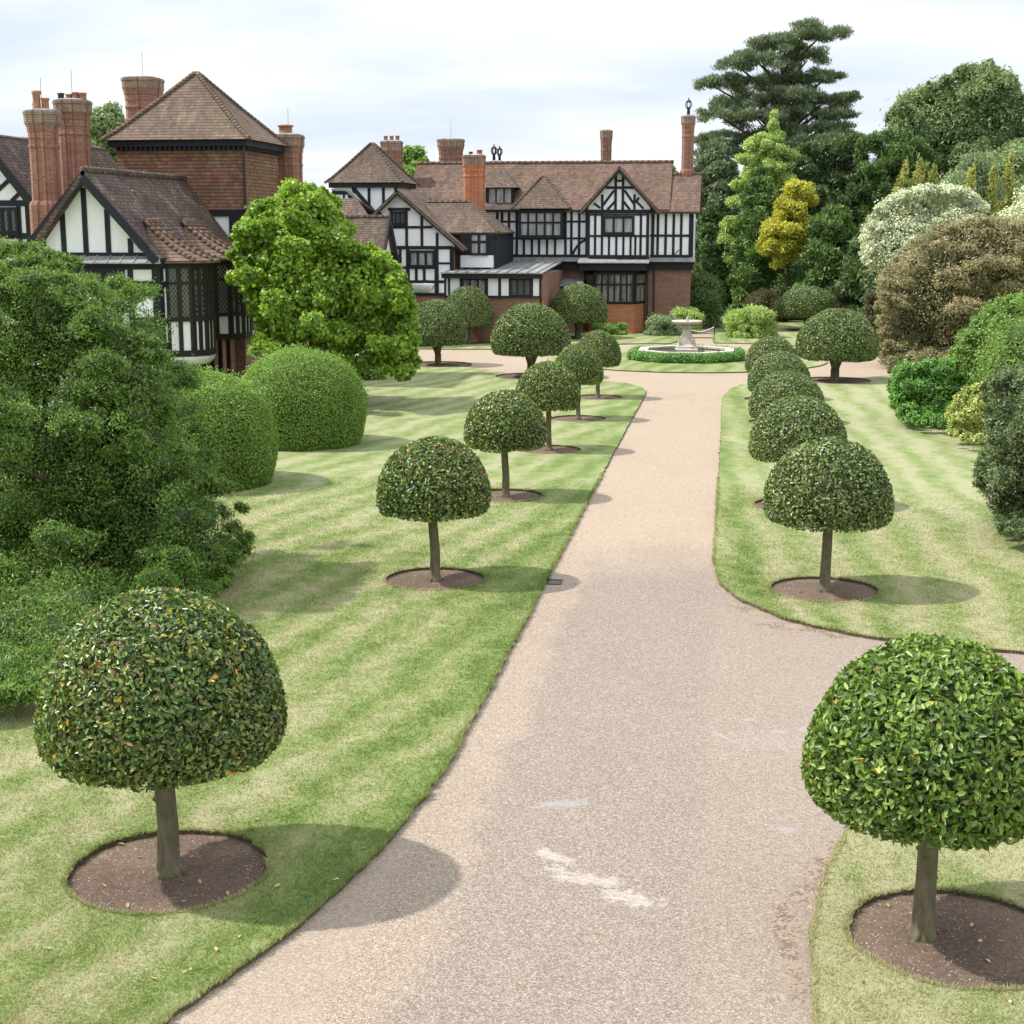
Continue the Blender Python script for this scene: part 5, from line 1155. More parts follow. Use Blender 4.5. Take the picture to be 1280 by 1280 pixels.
cx_, w_, z_ = cpx(344, 377, 170, 59.8); chimney(hn, cx_, 59.8, w_ * .82, 1.0, 0, z_, [(-.08, -.1, .42, .3, 'terracotta')], nx=1, ny=1, ch=.14, flare=1.2, rod=True)
# link roof behind, and the far left gabled wing
mb = MB(); a, z1_ = W(105, 204, 62.0); b = W(160, 204, 62.0)[0]; roof_slope(mb, (a - 3, 60, z1_ - 1.6), (b, 60, z1_ - 1.6), (b, 62, z1_), (a - 3, 62, z1_), .12, 6, 3); mb.build('link_roof', M['roof_dark'], hn)
mb = MB(); mb.box(a - 3, b, 60.4, 63, 0, z1_ - 1.4); mb.build('link_wall', M['brick_brown'], hn)
GY = 49.4; g0 = W(0, 200, GY); g1 = W(37, 247, GY); sl_ = (g0[1] - g1[1]) / (g1[0] - g0[0]); ax_ = g0[0] - .75; az_ = g0[1] + sl_ * .75
ex_ = ax_ + 3.1; ez_ = az_ - sl_ * 3.1; fg = Fr(0, GY + .3, 0)
mb = MB(); fg.poly(mb, [(2 * ax_ - ex_ + .4, 0), (ex_ - .3, 0), (ex_ - .3, ez_ + .2), (ax_, az_ - .25), (2 * ax_ - ex_ + .4, ez_ + .2)], -.2, 0); mb.build('far_gable_wall', M['plaster'], hn)
mb = MB()
for s in (1, -1): mb.bar((ax_, GY, az_ - .1), (ax_ + s * 3.1, GY, ez_ - .1), .28, .1 + .003 * s, (0, -1, 0))
mb.build('barge_board', M['timber'], hn)
def gu(px): return W(px, 270, GY + .3)[0]
def gz(py): return W(15, py, GY + .3)[1]
window(fg, gu(-8), gu(23), gz(292), gz(259), 3, (), hn, 'glass_dark', .1, .12, .08)
timbers(fg, hn, [(gu(-20), gz(254), gu(38), gz(254), .18), (gu(-20), gz(295), gu(38), gz(295), .18), (gu(24), gz(320), gu(24), gz(254), .13), (gu(36), gz(320), gu(36), gz(250), .2), (gu(-3), gz(240), gu(18), gz(222), .13), (gu(15), gz(252), gu(28), gz(240), .12), (gu(-1), gz(300), gu(-1), gz(320), .13)])
mb = MB(); roof_slope(mb, (ex_, GY, ez_), (ex_, 60, ez_), (ax_, 60, az_), (ax_, GY, az_), .12, 14, 8, .02, 7); roof_slope(mb, (2 * ax_ - ex_, GY, ez_), (2 * ax_ - ex_, 60, ez_), (ax_ - .001, 60, az_), (ax_ - .001, GY, az_), .12, 10, 6, .02, 8); mb.build('far_gable_roof', M['roof_dark'], hn)
mb = MB(); mb.box(ex_ - .6, ex_ - .35, GY + .31, 60, 0, ez_ + .1); mb.build('far_side_wall', M['plaster'], hn)

# ================================================================== the main house
hm = thing('timber_framed_house', 'main manor house ending the drive, black and white upper storey over brick', 'house', (-9, 88, 0))
MY = 87.7; fm = Fr(0, MY, 0)
def X_(px, Y=MY, py=290): return W(px, py, Y)[0]
def Z_(py, Y=MY, px=740): return W(px, py, Y)[1]
# walls
mb = MB(); mb.box(-20, X_(866), MY, 94, Z_(329), Z_(259)); mb.build('upper_wall', M['plaster'], hm)
mb = MB(); mb.box(-20, X_(863), MY + .35, 93.8, 0, Z_(329) - .003); mb.build('ground_wall', M['brick_red'], hm)
mb = MB(); mb.box(X_(808), X_(864.5), MY + .12, MY + .348, 0, Z_(335)); mb.build('corner_wall', M['brick_brown'], hm)
# jetty beam and lead weathering
mb = MB(); mb.box(X_(600), X_(866) + .06, MY - .08, MY + .34, Z_(337), Z_(325)); mb.build('jetty_beam', M['timber'], hm)
mb = MB(); mb.prism([(X_(600), MY - .35, Z_(327)), (X_(870), MY - .35, Z_(327)), (X_(867), MY - .003, Z_(322)), (X_(600), MY - .003, Z_(322))], (0, 0, .04)); mb.build('lead_flashing', M['lead'], hm)
# studs, measured one by one along the front
tb = []
z0, z1 = Z_(321), Z_(261)
for px in (622, 627.7, 636.4, 646, 707, 714.3, 724, 733.5): tb.append((X_(px), z0, X_(px), z1, .13))
for px in (655, 665, 674, 684, 694): tb.append((X_(px), z0, X_(px), Z_(298), .12))
for py in (277, 298): tb += [(X_(620), Z_(py), X_(648), Z_(py), .1), (X_(704), Z_(py), X_(733), Z_(py), .1)]
tb += [(X_(600), z0 + .05, X_(733), z0 + .05, .14), (X_(600), z1 - .03, X_(733), z1 - .03, .14), (X_(648), Z_(298), X_(704), Z_(298), .13)]
for px in (822.3, 832.2, 842, 851.5): tb.append((X_(px), z0, X_(px), Z_(262), .13))
tb += [(X_(864), z0, X_(864), Z_(262), .24), (X_(816), z0, X_(816), Z_(262), .16), (X_(812), Z_(294.5), X_(863), Z_(294.5), .12), (X_(812), z0 + .05, X_(863), z0 + .05, .14), (X_(812), Z_(264), X_(863), Z_(264), .14)]
def curve_brace(fr, a, b, c, w):
    out = []; n = 5
    for k in range(n):
        p = []
        for f in (k / n, (k + 1) / n): p += [(1 - f) ** 2 * a[0] + 2 * f * (1 - f) * b[0] + f * f * c[0], (1 - f) ** 2 * a[1] + 2 * f * (1 - f) * b[1] + f * f * c[1]]
        out.append((p[0], p[1], p[2], p[3], w))
    return out
tb += curve_brace(fm, (X_(732), Z_(300)), (X_(722), Z_(303)), (X_(715), Z_(320)), .12) + curve_brace(fm, (X_(619), Z_(300)), (X_(629), Z_(303)), (X_(635), Z_(320)), .12)
timbers(fm, hm, tb, .05)
mb = MB(); mb.tube([(X_(842), MY - .2, Z_(320)), (X_(846), MY - .25, Z_(316)), (X_(849), MY - .25, Z_(312))], .03, 6); mb.build('bracket', M['iron'], hm)
# main roof
ry, rz = 91.0, W(700, 203.5, 91.0)[1]; ey, ezm = 87.35, W(650, 262.5, 87.35)[1]; x0 = -19.1; x1 = W(841, 203, 91.0)[0]
mb = MB(); roof_slope(mb, (x0, ey, ezm), (x1, ey, ezm), (x1, ry, rz), (x0, ry, rz), .15, 40, 8, .025, 11); roof_slope(mb, (x0, 94.6, ezm), (x1, 94.6, ezm), (x1, ry + .001, rz), (x0, ry + .001, rz), .15, 10, 4, .02, 12)
rr = mb.build('roof', M['roof_red'], hm)
mb = MB(); ridge_tiles(mb, (x0, ry, rz), (x1, ry, rz), .12, .35); mb.build('ridge_tiles', M['roof_red'], rr, True)
mb = MB(); mb.prism([(x0 + .1, 87.8, ezm), (x0 + .1, 94.2, ezm), (x0 + .1, ry, rz - .2)], (.2, 0, 0)); mb.prism([(x1 - .3, 87.8, ezm), (x1 - .3, 94.2, ezm), (x1 - .3, ry, rz - .2)], (.2, 0, 0)); mb.build('gable_end', M['tile_hung'], hm)
# right hand lower roof
r2y = 90.3; r2z = W(840, 218, r2y)[1]; xe = W(875, 250, 87.3)[0]; xs = X_(790); e2 = W(850, 264.5, 87.3)[1]
mb = MB(); roof_slope(mb, (xs, 87.3, e2), (xe, 87.3, e2), (xe, r2y, r2z), (xs, r2y, r2z), .15, 18, 8, .02, 13); roof_slope(mb, (xs, 93.5, e2), (xe, 93.5, e2), (xe, r2y + .001, r2z), (xs, r2y + .001, r2z), .15, 8, 4, .02, 14)
r_ = mb.build('lower_roof', M['roof_red'], hm); mb = MB(); ridge_tiles(mb, (xs, r2y, r2z), (xe, r2y, r2z), .12, .35); mb.build('ridge_tiles', M['roof_red'], r_, True)
mb = MB(); mb.prism([(xe - .5, 87.8, e2), (xe - .5, 93.2, e2), (xe - .5, r2y, r2z - .2)], (.2, 0, 0)); mb.build('gable_end', M['tile_hung'], hm)
# projecting timbered gable
GY3 = 86.95; f3 = Fr(0, GY3, 0)
def a_(px, py=290): return W(px, py, GY3)[0]
def b_(py): return W(774, py, GY3)[1]
gx, gz3 = W(774, 210, GY3)
mb = MB(); f3.poly(mb, [(a_(735), b_(322)), (a_(812), b_(322)), (a_(812), b_(259)), (gx, gz3), (a_(735), b_(259))], -.76, 0); mb.build('gable_wall', M['plaster'], hm)
tb = []
for px in (735.6, 744, 752.6, 801, 809.6): tb.append((a_(px), b_(321), a_(px), b_(264), .15 if px in (735.6, 809.6) else .12))
for px in (761.5, 770.6, 779.5, 788.5, 794.5): tb.append((a_(px), b_(321), a_(px), b_(294), .11))
tb += [(a_(735), b_(320.5), a_(812), b_(320.5), .14), (a_(735), b_(295), a_(753), b_(295), .1), (a_(793), b_(295), a_(812), b_(295), .1), (a_(753), b_(294.5), a_(794), b_(294.5), .12), (a_(732), b_(264.5), a_(815), b_(264.5), .2), (a_(736), b_(268.5), a_(811), b_(268.5), .08),
       (a_(757), b_(234.5), a_(791), b_(234.5), .13), (a_(769), b_(262), a_(769), b_(219), .13), (a_(778), b_(262), a_(778), b_(219), .13), (a_(752.5), b_(262), a_(752.5), b_(243), .12), (a_(792.5), b_(262), a_(792.5), b_(243), .12),
       (a_(767), b_(238), a_(753), b_(257), .12), (a_(780), b_(238), a_(792), b_(255), .12), (a_(768), b_(252), a_(759), b_(262), .12), (a_(779), b_(252), a_(787), b_(262), .12), (a_(750), b_(260), a_(742), b_(254), .11), (a_(795), b_(252), a_(804), b_(261), .11), (a_(798), b_(247), a_(794), b_(253), .11), (a_(769), b_(226), a_(778), b_(226), .1)]
timbers(f3, hm, tb, .05)
window(f3, a_(753.5), a_(793), b_(293.3), b_(270), 3, (), hm, 'glass_curtained', .14, .12, .09)
mb = MB()
for s, (px, py) in ((1, (823, 266)), (-1, (726, 266))):
    p = W(774, 210, GY3 - .4); q = W(px, py, GY3 - .4); mb.bar((p[0], GY3 - .4, p[1] - .1), (q[0], GY3 - .4, q[1] + .02), .22, .08 + s * .002, (0, -1, 0))
mb.build('barge_board', M['timber'], hm)
p = W(774, 207.5, GY3 - .5); q = W(825, 266, GY3 - .5); q2 = W(724, 266, GY3 - .5); yb = 90.8
mb = MB(); roof_slope(mb, (q[0], GY3 - .5, q[1]), (q[0], yb, q[1]), (p[0], yb, p[1]), (p[0], GY3 - .5, p[1]), .1, 10, 8, .015, 15); roof_slope(mb, (q2[0], GY3 - .5, q2[1]), (q2[0], yb, q2[1]), (p[0] - .001, yb, p[1]), (p[0] - .001, GY3 - .5, p[1]), .1, 10, 8, .015, 16)
mb.build('gable_roof', M['roof_red'], hm)
# oriel with the hipped roof, left of the gable
BY = 87.15; fb = Fr(0, BY, 0)
def c_(px): return W(px, 280, BY)[0]
def d_(py): return W(676, py, BY)[1]
mb = MB(); mb.box(c_(648), c_(704), BY, MY - .002, d_(298), d_(261)); mb.build('oriel', M['timber'], hm)
window(fb, c_(648.5), c_(703.5), d_(297), d_(263.5), 5, (.56,), hm, 'glass_curtained', .14, .11, .09)
def hip_bay(mb, xa, xb, y0, yr, z0, zr, xp0, xp1):
    """half pyramid leaning on the main slope"""
    A, B = Vector((xa, y0, z0)), Vector((xb, y0, z0)); P, Q = Vector((xp0, yr, zr)), Vector((xp1, yr, zr)); A2, B2 = Vector((xa, y0 + 2.2, z0)), Vector((xb, y0 + 2.2, z0)); P2, Q2 = Vector((xp0, yr + 1.6, zr)), Vector((xp1, yr + 1.6, zr))
    mb.add([A, B, Q, P], [(0, 1, 2, 3)]); mb.add([B, B2, Q2, Q], [(0, 1, 2, 3)]); mb.add([A2, A, P, P2], [(0, 1, 2, 3)]); mb.add([P, Q, Q2, P2], [(0, 1, 2, 3)]); mb.add([A, A2, B2, B], [(0, 1, 2, 3)])
xa, xb = W(640, 260, BY - .3)[0], W(713, 260, BY - .3)[0]; xp = W(681, 219, 89.3)
mb = MB(); hip_bay(mb, xa, xb, BY - .35, 88.9, d_(260.5), W(681, 220, 88.9)[1], xp[0] - .1, xp[0] + .1); hb = mb.build('oriel_roof', M['roof_brown'], hm)
mb = MB(); ridge_tiles(mb, (xp[0] + .1, 88.9, W(681, 220, 88.9)[1]), (xb, BY - .35, d_(260.5)), .08, .25); ridge_tiles(mb, (xp[0] - .1, 88.9, W(681, 220, 88.9)[1]), (xa, BY - .35, d_(260.5)), .08, .25); mb.build('hip_tiles', M['roof_brown'], hb, True)
# roof dormer
DY = 87.9; fd = Fr(0, DY, 0); dx0, dx1 = W(607, 250, DY)[0], W(642, 250, DY)[0]; dz0, dz1 = W(625, 257, DY)[1], W(625, 234, DY)[1]
mb = MB(); mb.box(dx0, dx1, DY, 89.8, dz0, dz1); mb.build('dormer', M['timber'], hm); window(fd, W(609.5, 250, DY)[0], W(641, 250, DY)[0], dz0 + .05, dz1, 3, (), hm, 'glass_curtained', .09, .08, .07)
xp = W(627, 212, 89.6); mb = MB(); hip_bay(mb, dx0 - .1, dx1 + .25, DY - .3, 89.6, dz1 - .02, xp[1], xp[0] - .15, xp[0] + .15); mb.build('dormer_roof', M['roof_brown'], hm)
mb = MB(); mb.box(W(596, 258, 87.2)[0], W(650, 258, 87.2)[0], 86.9, 88.2, W(620, 262, 87.2)[1], W(620, 258, 87.2)[1]); mb.build('lead_flat', M['lead'], hm)
# great bay below the gable
LY = 86.55; zc = Z_(380, LY); bp = [(X_(731.5, 87.9, 360), MY + .33), (X_(743, LY, 360), LY), (X_(793, LY, 360), LY), (X_(806, 87.3, 360), MY + .33)]
mb = MB(); mb.prism([(x, y, 0) for x, y in bp], (0, 0, zc)); mb.build('bay_plinth', M['brick_orange'], hm)
mb = MB(); mb.prism([(x, y, zc + .002) for x, y in bp], (0, 0, Z_(339, LY) - zc)); bo = mb.build('bay_window', M['timber'], hm)
for i, n in ((0, 1), (1, 6), (2, 1)):
    f = frame_between(bp[i], bp[i + 1]); window(f, .03, f.len - .03, zc + .05, Z_(341, LY), n, (.62,), bo, 'glass_beige', .1, .1, .08, sill=False)
for ch in bo.children: ch.name = 'bay_light'
mb = MB(); mb.prism([(X_(728), LY - .25, Z_(338, LY)), (X_(810), LY - .25, Z_(338, LY)), (X_(812), MY, Z_(338, LY)), (X_(726), MY, Z_(338, LY))], (0, 0, Z_(329, LY) - Z_(338, LY))); mb.build('bay_cornice', M['timber'], hm)
mb = MB(); mb.prism([(X_(725.5), LY - .4, Z_(329, LY) + .002), (X_(813.5), LY - .4, Z_(329, LY) + .002), (X_(813.5), MY - .36, Z_(323, LY)), (X_(725.5), MY - .36, Z_(323, LY))], (0, 0, .05)); mb.build('bay_lead_roof', M['lead'], hm)
for px in (810.5, 818.5):
    mb = MB(); mb.tube([(X_(px), MY - .0, Z_(336)), (X_(px), MY - .0, .05)], .05, 8); mb.build('drainpipe', M['iron'], hm)
mb = MB(); mb.tube([(X_(692), MY + .25, Z_(337)), (X_(692), MY + .25, 2.9)], .05, 8); mb.build('drainpipe', M['iron'], hm)
# porch with lead roof and dark door
pa, pb = X_(680, 86.6, 355), X_(728, 86.6, 355); pz = Z_(358, 86.6)
mb = MB(); mb.prism([(pa, 86.4, pz), (pb, 86.4, pz), (pb, MY + .34, Z_(349, MY)), (pa, MY + .34, Z_(349, MY))], (0, 0, .06)); mb.build('porch_roof', M['lead'], hm)
mb = MB(); mb.box(pa + .05, pb, 86.5, 86.7, pz - .22, pz - .01); mb.build('porch_beam', M['timber'], hm)
mb = MB(); mb.box(pa + .1, pb, 86.72, MY + .33, 0, pz - .24); mb.build('porch_wall', M['brick_brown'], hm)
fp = Fr(0, 86.72, 0); mb = MB(); fp.box(mb, X_(690, 86.7), X_(706, 86.7), 0, Z_(364, 86.7), .002, .04)
for k in range(5): u = X_(690.7, 86.7) + k * .155; fp.box(mb, u, u + .1, .1, Z_(365, 86.7), .041, .06)
dr_ = mb.build('door', M['timber'], hm); mb = MB(); fp.box(mb, X_(704, 86.7), X_(704.8, 86.7), 1.0, 1.12, .061, .10); mb.build('handle', M['iron'], dr_)

# single storey range with lead roof
SY = 78.6; fr_ = Fr(0, SY, 0)
def e_(px): return W(px, 358, SY)[0]
def g_(py): return W(620, py, SY)[1]
mb = MB(); mb.box(e_(555), e_(676.5), SY, 87.9, g_(371), g_(343)); mb.build('low_range_wall', M['plaster'], hm)
mb = MB(); mb.box(e_(556), e_(674.5), SY + .08, 87.9, 0, g_(371) - .003); mb.build('low_range_plinth', M['brick_brown'], hm)
mb = MB(); mb.box(e_(676.5) + .003, e_(676.5) + .12, SY + .12, 87.9, 0, g_(343)); mb.build('low_range_side_wall', M['brick_red'], hm)
mb = MB(); zf = g_(342); zb2 = W(600, 331, 84)[1]
mb.prism([(e_(552), SY - .35, zf), (e_(679), SY - .35, zf), (e_(679), 87.3, zb2 + .05), (e_(552), 87.3, zb2 + .05)], (0, 0, .07))
for k in range(10): x = e_(552) + (e_(679) - e_(552)) * (k + .5) / 10; mb.bar((x, SY - .36, zf + .08), (x, 87.2, zb2 + .13), .06, .04, (0, 0, 1))
mb.build('low_range_roof', M['lead'], hm)
mb = MB(); mb.box(e_(553), e_(678), SY - .27, SY - .01, g_(348), zf - .005); mb.build('fascia', M['timber'], hm)
tb = [(e_(556.5), g_(371), e_(556.5), g_(347), .1), (e_(561.5), g_(371), e_(561.5), g_(347), .1), (e_(576.5), g_(371), e_(576.5), g_(347), .13), (e_(608.5), g_(371), e_(608.5), g_(347), .13), (e_(624.7), g_(371), e_(624.7), g_(347), .13), (e_(637.5), g_(371), e_(637.5), g_(347), .1), (e_(664.5), g_(371), e_(664.5), g_(347), .14), (e_(675.5), g_(371), e_(675.5), g_(347), .1), (e_(555), g_(371), e_(677), g_(371), .1)]
timbers(fr_, hm, tb, .05)
window(fr_, e_(577.5), e_(607.7), g_(370), g_(348.5), 3, (), hm, 'glass_beige', .07, .1, .06, sill=False)
window(fr_, e_(638), e_(663.8), g_(370), g_(348.5), 3, (), hm, 'glass_dark', .07, .08, .06, sill=False)

# second gable (long right slope) with its oriel
QY = 79.6; fq = Fr(0, QY, 0)
def h_(px, py=300): return W(px, py, QY)[0]
def i_(py): return W(520, py, QY)[1]
qx, qz = W(496.5, 241, QY)
mb = MB(); fq.poly(mb, [(h_(478), i_(370)), (h_(567), i_(370)), (h_(567), i_(302)), (qx, qz), (h_(472), i_(264)), (h_(478), i_(266))], -.25, 0); mb.build('second_gable_wall', M['plaster'], hm)
tb = [(h_(486), i_(261.5), h_(513), i_(261.5), .14), (h_(484), i_(284), h_(541), i_(284), .12), (h_(484), i_(309.5), h_(566), i_(309.5), .16), (h_(508.5), i_(309), h_(508.5), i_(262), .13), (h_(527.5), i_(309), h_(527.5), i_(270), .13), (h_(546.5), i_(309), h_(546.5), i_(291), .13), (h_(490), i_(309), h_(490), i_(260), .12),
      (h_(509.5), i_(369), h_(509.5), i_(309), .17), (h_(545.5), i_(367), h_(545.5), i_(309), .2), (h_(565), i_(369), h_(565), i_(309), .22), (h_(545), i_(329), h_(566), i_(329), .1), (h_(510), i_(352), h_(566), i_(352), .13), (h_(500), i_(334.5), h_(545), i_(334.5), .12), (h_(500), i_(368), h_(566), i_(368), .16), (h_(500), i_(330), h_(500), i_(309), .14)]
for px in (520, 530): tb.append((h_(px), i_(351), h_(px), i_(335), .13))
timbers(fq, hm, tb, .05)
window(fq, h_(488), h_(508), i_(281), i_(264), 3, (), hm, 'glass_dark', .1, .06, .08)
window(fq, h_(511), h_(543.5), i_(334), i_(313), 3, (), hm, 'glass_curtained', .12, .13, .09)
mb = MB(); cx2, cy2 = h_(527), QY; prf = [(1.0, i_(354)), (1.0, i_(356)), (.9, i_(360)), (.68, i_(363)), (.5, i_(364.5))]
mb.loops([(-.72, .02), (-.6, -.34), (.6, -.34), (.72, .02)], cx2, cy2, prf); mb.build('cove', M['plaster'], hm, True)
mb = MB(); mb.box(h_(478), h_(567), QY + .02, 82, 0, i_(370) - .003); mb.build('second_gable_plinth', M['brick_red'], hm)
mb = MB()
pr_, pl_, pt_ = W(581, 312, QY - .4), W(462, 272, QY - .4), W(496.5, 238, QY - .4)
mb.bar((pt_[0], QY - .4, pt_[1] - .1), (pr_[0], QY - .4, pr_[1] - .1), .22, .08, (0, -1, 0)); mb.bar((pt_[0], QY - .4, pt_[1] - .1), (pl_[0], QY - .4, pl_[1] - .1), .22, .083, (0, -1, 0)); mb.build('barge_board', M['timber'], hm)
mb = MB(); yb = 86.0
roof_slope(mb, (pr_[0], QY - .5, pr_[1]), (pr_[0], 81.4, pr_[1]), (pt_[0], 81.4, pt_[1]), (pt_[0], QY - .5, pt_[1]), .1, 6, 12, .015, 21)
mx = .55; m0 = (pt_[0] + (pr_[0] - pt_[0]) * mx, pt_[1] + (pr_[1] - pt_[1]) * mx)
roof_slope(mb, (m0[0], 81.4, m0[1]), (m0[0], yb, m0[1]), (pt_[0], yb, pt_[1]), (pt_[0], 81.4, pt_[1]), .1, 8, 8, .015, 22)
roof_slope(mb, (pl_[0], QY - .5, pl_[1]), (pl_[0], yb, pl_[1]), (pt_[0] - .001, yb, pt_[1]), (pt_[0] - .001, QY - .5, pt_[1]), .1, 8, 6, .015, 23)
mb.build('second_gable_roof', M['roof_brown'], hm)
# hipped wing to its right with a bay
HY = 80.3; j0, jz = W(532, 253, 83.2); j1 = W(590, 253, 83.2)[0]; k0, kz_ = W(559, 290.5, HY); k1 = W(623, 290.5, HY)[0]
mb = MB(); roof_slope(mb, (k0 - 1.6, HY, kz_), (k1, HY, kz_), (j1, 83.2, jz), (j0 - 1.2, 83.2, jz), .12, 14, 8, .015, 24); roof_slope(mb, (k1, HY, kz_), (k1, 86.6, kz_), (j1 + .001, 83.6, jz), (j1, 83.2, jz), .12, 6, 8, .01, 25)
roof_slope(mb, (k0 - 1.6, 86.6, kz_), (k1, 86.6, kz_), (j1, 83.202, jz), (j0 - 1.2, 83.202, jz), .12, 6, 4, .01, 26)
hr = mb.build('hipped_roof', M['roof_brown'], hm); mb = MB(); ridge_tiles(mb, (j0, 83.2, jz), (j1, 83.2, jz), .1, .3); ridge_tiles(mb, (j1, 83.2, jz), (k1, HY, kz_), .09, .25); mb.build('hip_tiles', M['roof_brown'], hr, True)
WY = 80.75; fw_ = Fr(0, WY, 0)
def l_(px): return W(px, 305, WY)[0]
def n_(py): return W(598, py, WY)[1]
mb = MB(); mb.box(l_(566), l_(618), WY + .02, 86.5, 0, n_(290)); mb.build('hipped_wing_wall', M['tile_hung'], hm)
mb = MB(); mb.box(l_(577), l_(617), WY - .4, WY + .01, n_(334), n_(319)); mb.build('bay_plinth', M['plaster'], hm)
mb = MB(); mb.box(l_(577), l_(618.5), WY - .4, WY + .012, n_(319) + .002, n_(291)); mb.build('bay_window', M['timber'], hm)
fw2 = Fr(0, WY - .4, 0); window(fw2, W(588, 305, WY - .4)[0], W(609.5, 305, WY - .4)[0], n_(318), n_(292), 2, (.6,), hm, 'glass_curtained', .08, .14, .07)
mb = MB(); mb.box(l_(617.5), l_(618) + .05, WY + .03, 87.6, n_(345), n_(291)); mb.build('wing_side_wall', M['timber'], hm)

# hipped turret behind
uy0 = 84.2; ux0, ux1 = W(441, 235, uy0)[0] - 1.1, W(497, 235, uy0)[0]; uz = W(460, 231, uy0)[1]; ucx = (ux0 + ux1) / 2
fu = Fr(0, uy0, 0); mb = MB(); mb.box(ux0, ux1, uy0, uy0 + 3.6, 0, uz); mb.build('turret_wall', M['plaster'], hm)
def o_(px): return W(px, 250, uy0)[0]
def q_(py): return W(465, py, uy0)[1]
timbers(fu, hm, [(o_(461.5), q_(285), o_(461.5), q_(235), .14), (o_(479.5), q_(285), o_(479.5), q_(235), .14), (o_(441), q_(234), o_(470), q_(268), .2), (o_(442), q_(285), o_(442), q_(235), .12), (ux1 - .1, q_(285), ux1 - .1, q_(235), .15)], .05)
mb = MB(); mb.box(ux0 - .25, ux1 + .25, uy0 - .25, uy0 + 3.85, uz - .16, uz + .12); mb.build('eaves_cornice', M['timber'], hm)
mb = MB(); hp = sagged_pyramid(mb, ucx, uy0 + 1.8, ux1 - ux0 + .8, 4.4, uz + .125, W(468, 179, uy0 + 1.8)[1]); tr2 = mb.build('turret_roof', M['roof_brown'], hm)
mb = MB()
for h in hp:
    for a, b in zip(h[:-1], h[1:]): ridge_tiles(mb, b, a, .08, .25)
mb.build('hip_tiles', M['roof_brown'], tr2, True)
cy_ = 89.3; cx_, w_, z_ = cpx(477, 502, 177.5, cy_); chimney(hm, cx_, cy_, w_ * .95, .7, 4, z_, [(-.36, 0, .36, .13, 'terracotta'), (0, 0, .36, .13, 'terracotta'), (.36, 0, .36, .13, 'terracotta')], 'brick_red', 2, 1, 0, flare=1.04)
# parapet gable with lead coping beside the turret
vy = 82.6; v0, v1, v2 = W(415, 237, vy), W(436, 238, vy), W(468, 270, vy); fv = Fr(0, vy, 0)
mb = MB(); fv.poly(mb, [(v0[0], 3), (v2[0], 3), (v2[0], v2[1]), (v1[0], v1[1]), (v0[0], v0[1])], -.2, 0); mb.build('parapet_wall', M['plaster'], hm)
mb = MB(); fv.bar(mb, v1[0] - .05, v1[1], v2[0], v2[1], .14, -.25, .12); fv.bar(mb, v0[0], v0[1], v1[0], v1[1], .1, -.25, .118); mb.build('lead_coping', M['lead'], hm)
timbers(fv, hm, [(v0[0] + .1, 5, v0[0] + .1, v0[1] - .05, .14), (W(430, 245, vy)[0], 5, W(430, 245, vy)[0], v0[1] - .05, .1), (v0[0], v0[1] - .18, v1[0], v0[1] - .18, .16), (v1[0], v1[1] - .24, v2[0], v2[1] - .24, .22)], .05)
# low tiled link roofs at the left
sy = 77.5; s0, s1 = W(380, 248, 80), W(446, 248, 80); s2 = W(466, 270, sy); 
mb = MB(); roof_slope(mb, (s0[0], sy, s2[1] - .3), (s2[0], sy, s2[1] - .3), (s1[0], 80, s1[1]), (s0[0], 80, s0[1]), .12, 10, 5, .015, 31); roof_slope(mb, (s0[0], 82.5, s2[1] - .3), (s2[0], 82.5, s2[1] - .3), (s1[0], 80.001, s1[1]), (s0[0], 80.001, s0[1]), .12, 6, 4, .01, 34); mb.build('link_roof', M['roof_dark'], hm)
mb = MB(); mb.box(s0[0], s1[0], sy + .4, 82, 0, s2[1] - .3); mb.build('link_wall', M['plaster'], hm)
ty = 75.3; t0, t1 = W(425, 271, ty), W(487, 271, ty); xe2 = t1[0]; tz = t1[1]; drop = 2.9
mb = MB(); roof_slope(mb, (t0[0] - 1.5, ty - 2.3, tz - drop), (xe2, ty - 2.3, tz - drop), (xe2, ty, tz), (t0[0] - 1.5, ty, tz), .12, 12, 8, .02, 32); roof_slope(mb, (t0[0] - 1.5, ty + 3.0, tz - drop * 1.25), (xe2, ty + 3.0, tz - drop * 1.25), (xe2, ty + .001, tz), (t0[0] - 1.5, ty + .001, tz), .12, 8, 8, .02, 33)
lr_ = mb.build('link_gable_roof', M['roof_brown'], hm); mb = MB(); ridge_tiles(mb, (t0[0] - 1.5, ty, tz), (xe2, ty, tz), .1, .3); mb.build('ridge_tiles', M['roof_brown'], lr_, True)
fe = Fr(xe2 - .25, 0, PI / 2); mb = MB(); fe.poly(mb, [(ty - 2.0, 0), (ty + 2.7, 0), (ty + 2.7, tz - drop * 1.1), (ty, tz - .2), (ty - 2.0, tz - drop * .9)], -.2, 0); mb.build('link_gable_wall', M['plaster'], hm)
mb = MB(); mb.bar((xe2 - .05, ty, tz - .1), (xe2 - .05, ty + 3.0, tz - drop * 1.25 - .1), .3, .1, (1, 0, 0)); mb.bar((xe2 - .05, ty, tz - .1), (xe2 - .05, ty - 2.3, tz - drop - .1), .3, .103, (1, 0, 0)); mb.build('barge_board', M['timber'], hm)
timbers(fe, hm, [(ty, 0, ty, tz - .5, .16), (ty + 1.3, 0, ty + 1.3, tz - 1.8, .16), (ty - 1.2, 0, ty - 1.2, tz - 1.8, .16), (ty - 2, 3.4, ty + 2.7, 3.4, .18)], .05)
p0, p1 = W(400, 263, 79), W(427, 262, 79)
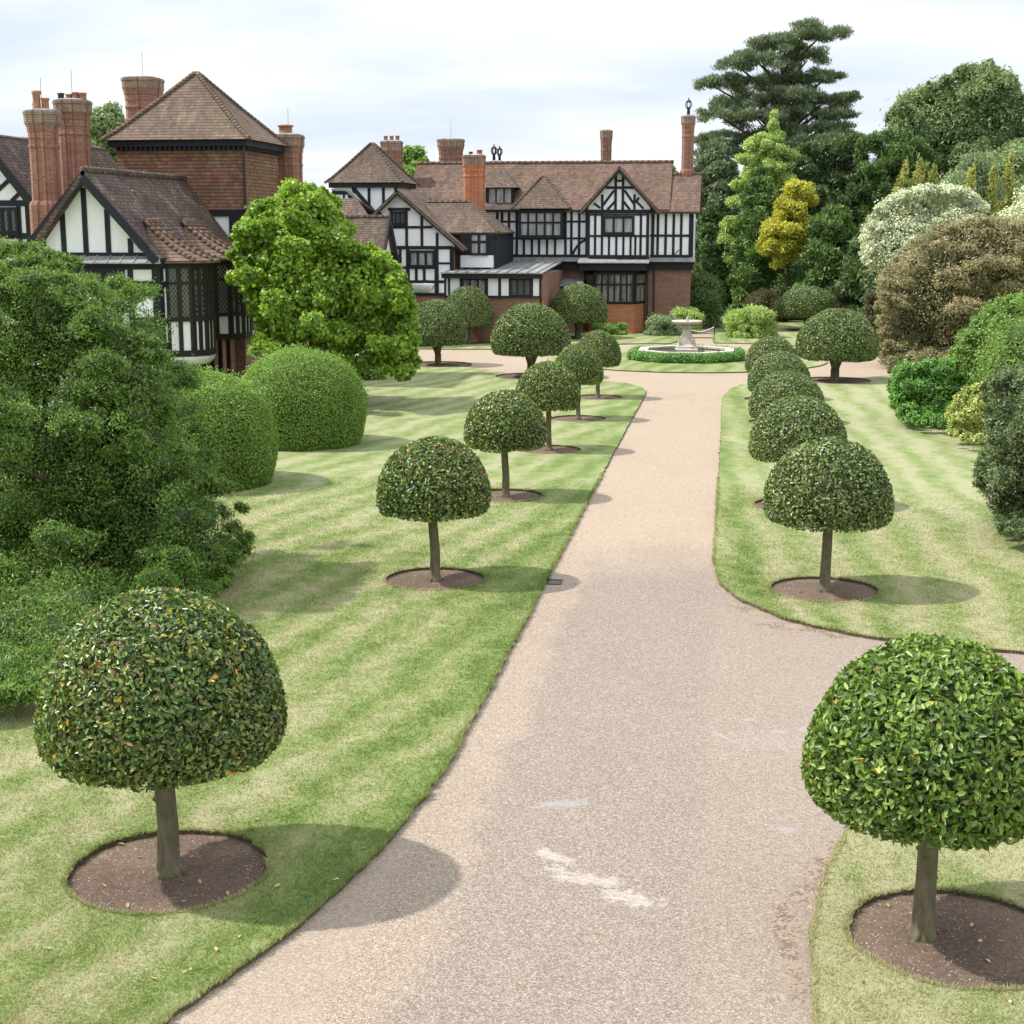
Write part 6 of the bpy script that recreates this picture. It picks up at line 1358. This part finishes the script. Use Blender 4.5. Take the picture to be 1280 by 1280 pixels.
mb = MB(); roof_slope(mb, (p0[0] - 1, 77.0, p0[1] - 1.6), (p1[0], 77.0, p1[1] - 1.6), (p1[0], 78.4, p1[1]), (p0[0] - 1, 78.4, p0[1]), .1, 6, 4, .01, 35); mb.build('link_gable_roof', M['roof_orange'], hm)
# chimneys of the main house
cy_ = 85.6; cx_, w_, z_ = cpx(579, 606, 195, cy_); c1 = chimney(hm, cx_, cy_, w_ * .90, .95, 4, z_, [(-.18, 0, .24, .12, 'iron'), (.32, 0, .34, .17, 'terracotta')], 'brick_orange', 2, 1, .12, flare=1.09)
cy_ = 95.0; cx_, w_, z_ = cpx(547, 580, 175, cy_); chimney(hm, cx_, cy_, w_ * .82, 1.0, 6, z_, (), 'brick_brown', 3, 1, .15, flare=1.16, rod=True)
cy_ = 93.0; cx_, w_, z_ = cpx(751, 765, 164, cy_); chimney(hm, cx_, cy_, w_ * .80, .6, 6, z_, (), 'brick_brown', 1, 1, .1, flare=1.18, rod=False)
cy_ = 90.6; cx_, w_, z_ = cpx(851, 870, 146, cy_); c8 = chimney(hm, cx_, cy_, w_ * .78, .75, 6, z_, (), 'brick_red', 1, 0, .16, flare=1.2, base=W(860, 212, cy_)[1])
def cowl(parent, x, y, z, s):
    mb = MB(); mb.lathe(x, y, [(.1 * s, z), (.09 * s, z + .42 * s), (.14 * s, z + .45 * s), (.14 * s, z + .5 * s), (.10 * s, z + .52 * s)], 10)
    for k in range(6):
        a = 2 * PI * k / 6; mb.tube([(x + cos(a) * .12 * s, y + sin(a) * .12 * s, z + .48 * s), (x + cos(a) * .20 * s, y + sin(a) * .20 * s, z + .66 * s), (x + cos(a) * .15 * s, y + sin(a) * .15 * s, z + .84 * s)], .028 * s, 5)
    mb.lathe(x, y, [(.2 * s, z + .82 * s), (.12 * s, z + .92 * s), (.04 * s, z + .97 * s), (.05 * s, z + 1.02 * s), (.01 * s, z + 1.1 * s)], 12); mb.build('chimney_cowl', M['iron'], parent, True)
cowl(c8, cx_, cy_, z_ + .05, .95)
cy_ = 91.6; cx_, w_, z_ = cpx(613, 628, 203, cy_); c9 = chimney(hm, cx_, cy_, .7, .5, 6, z_ + .02, (), 'brick_red', 0, 0, .08, flare=1.05)
cowl(c9, cx_ - .14, cy_ - .05, z_ + .05, .95); cowl(c9, cx_ + .18, cy_ + .1, z_ + .02, .9)
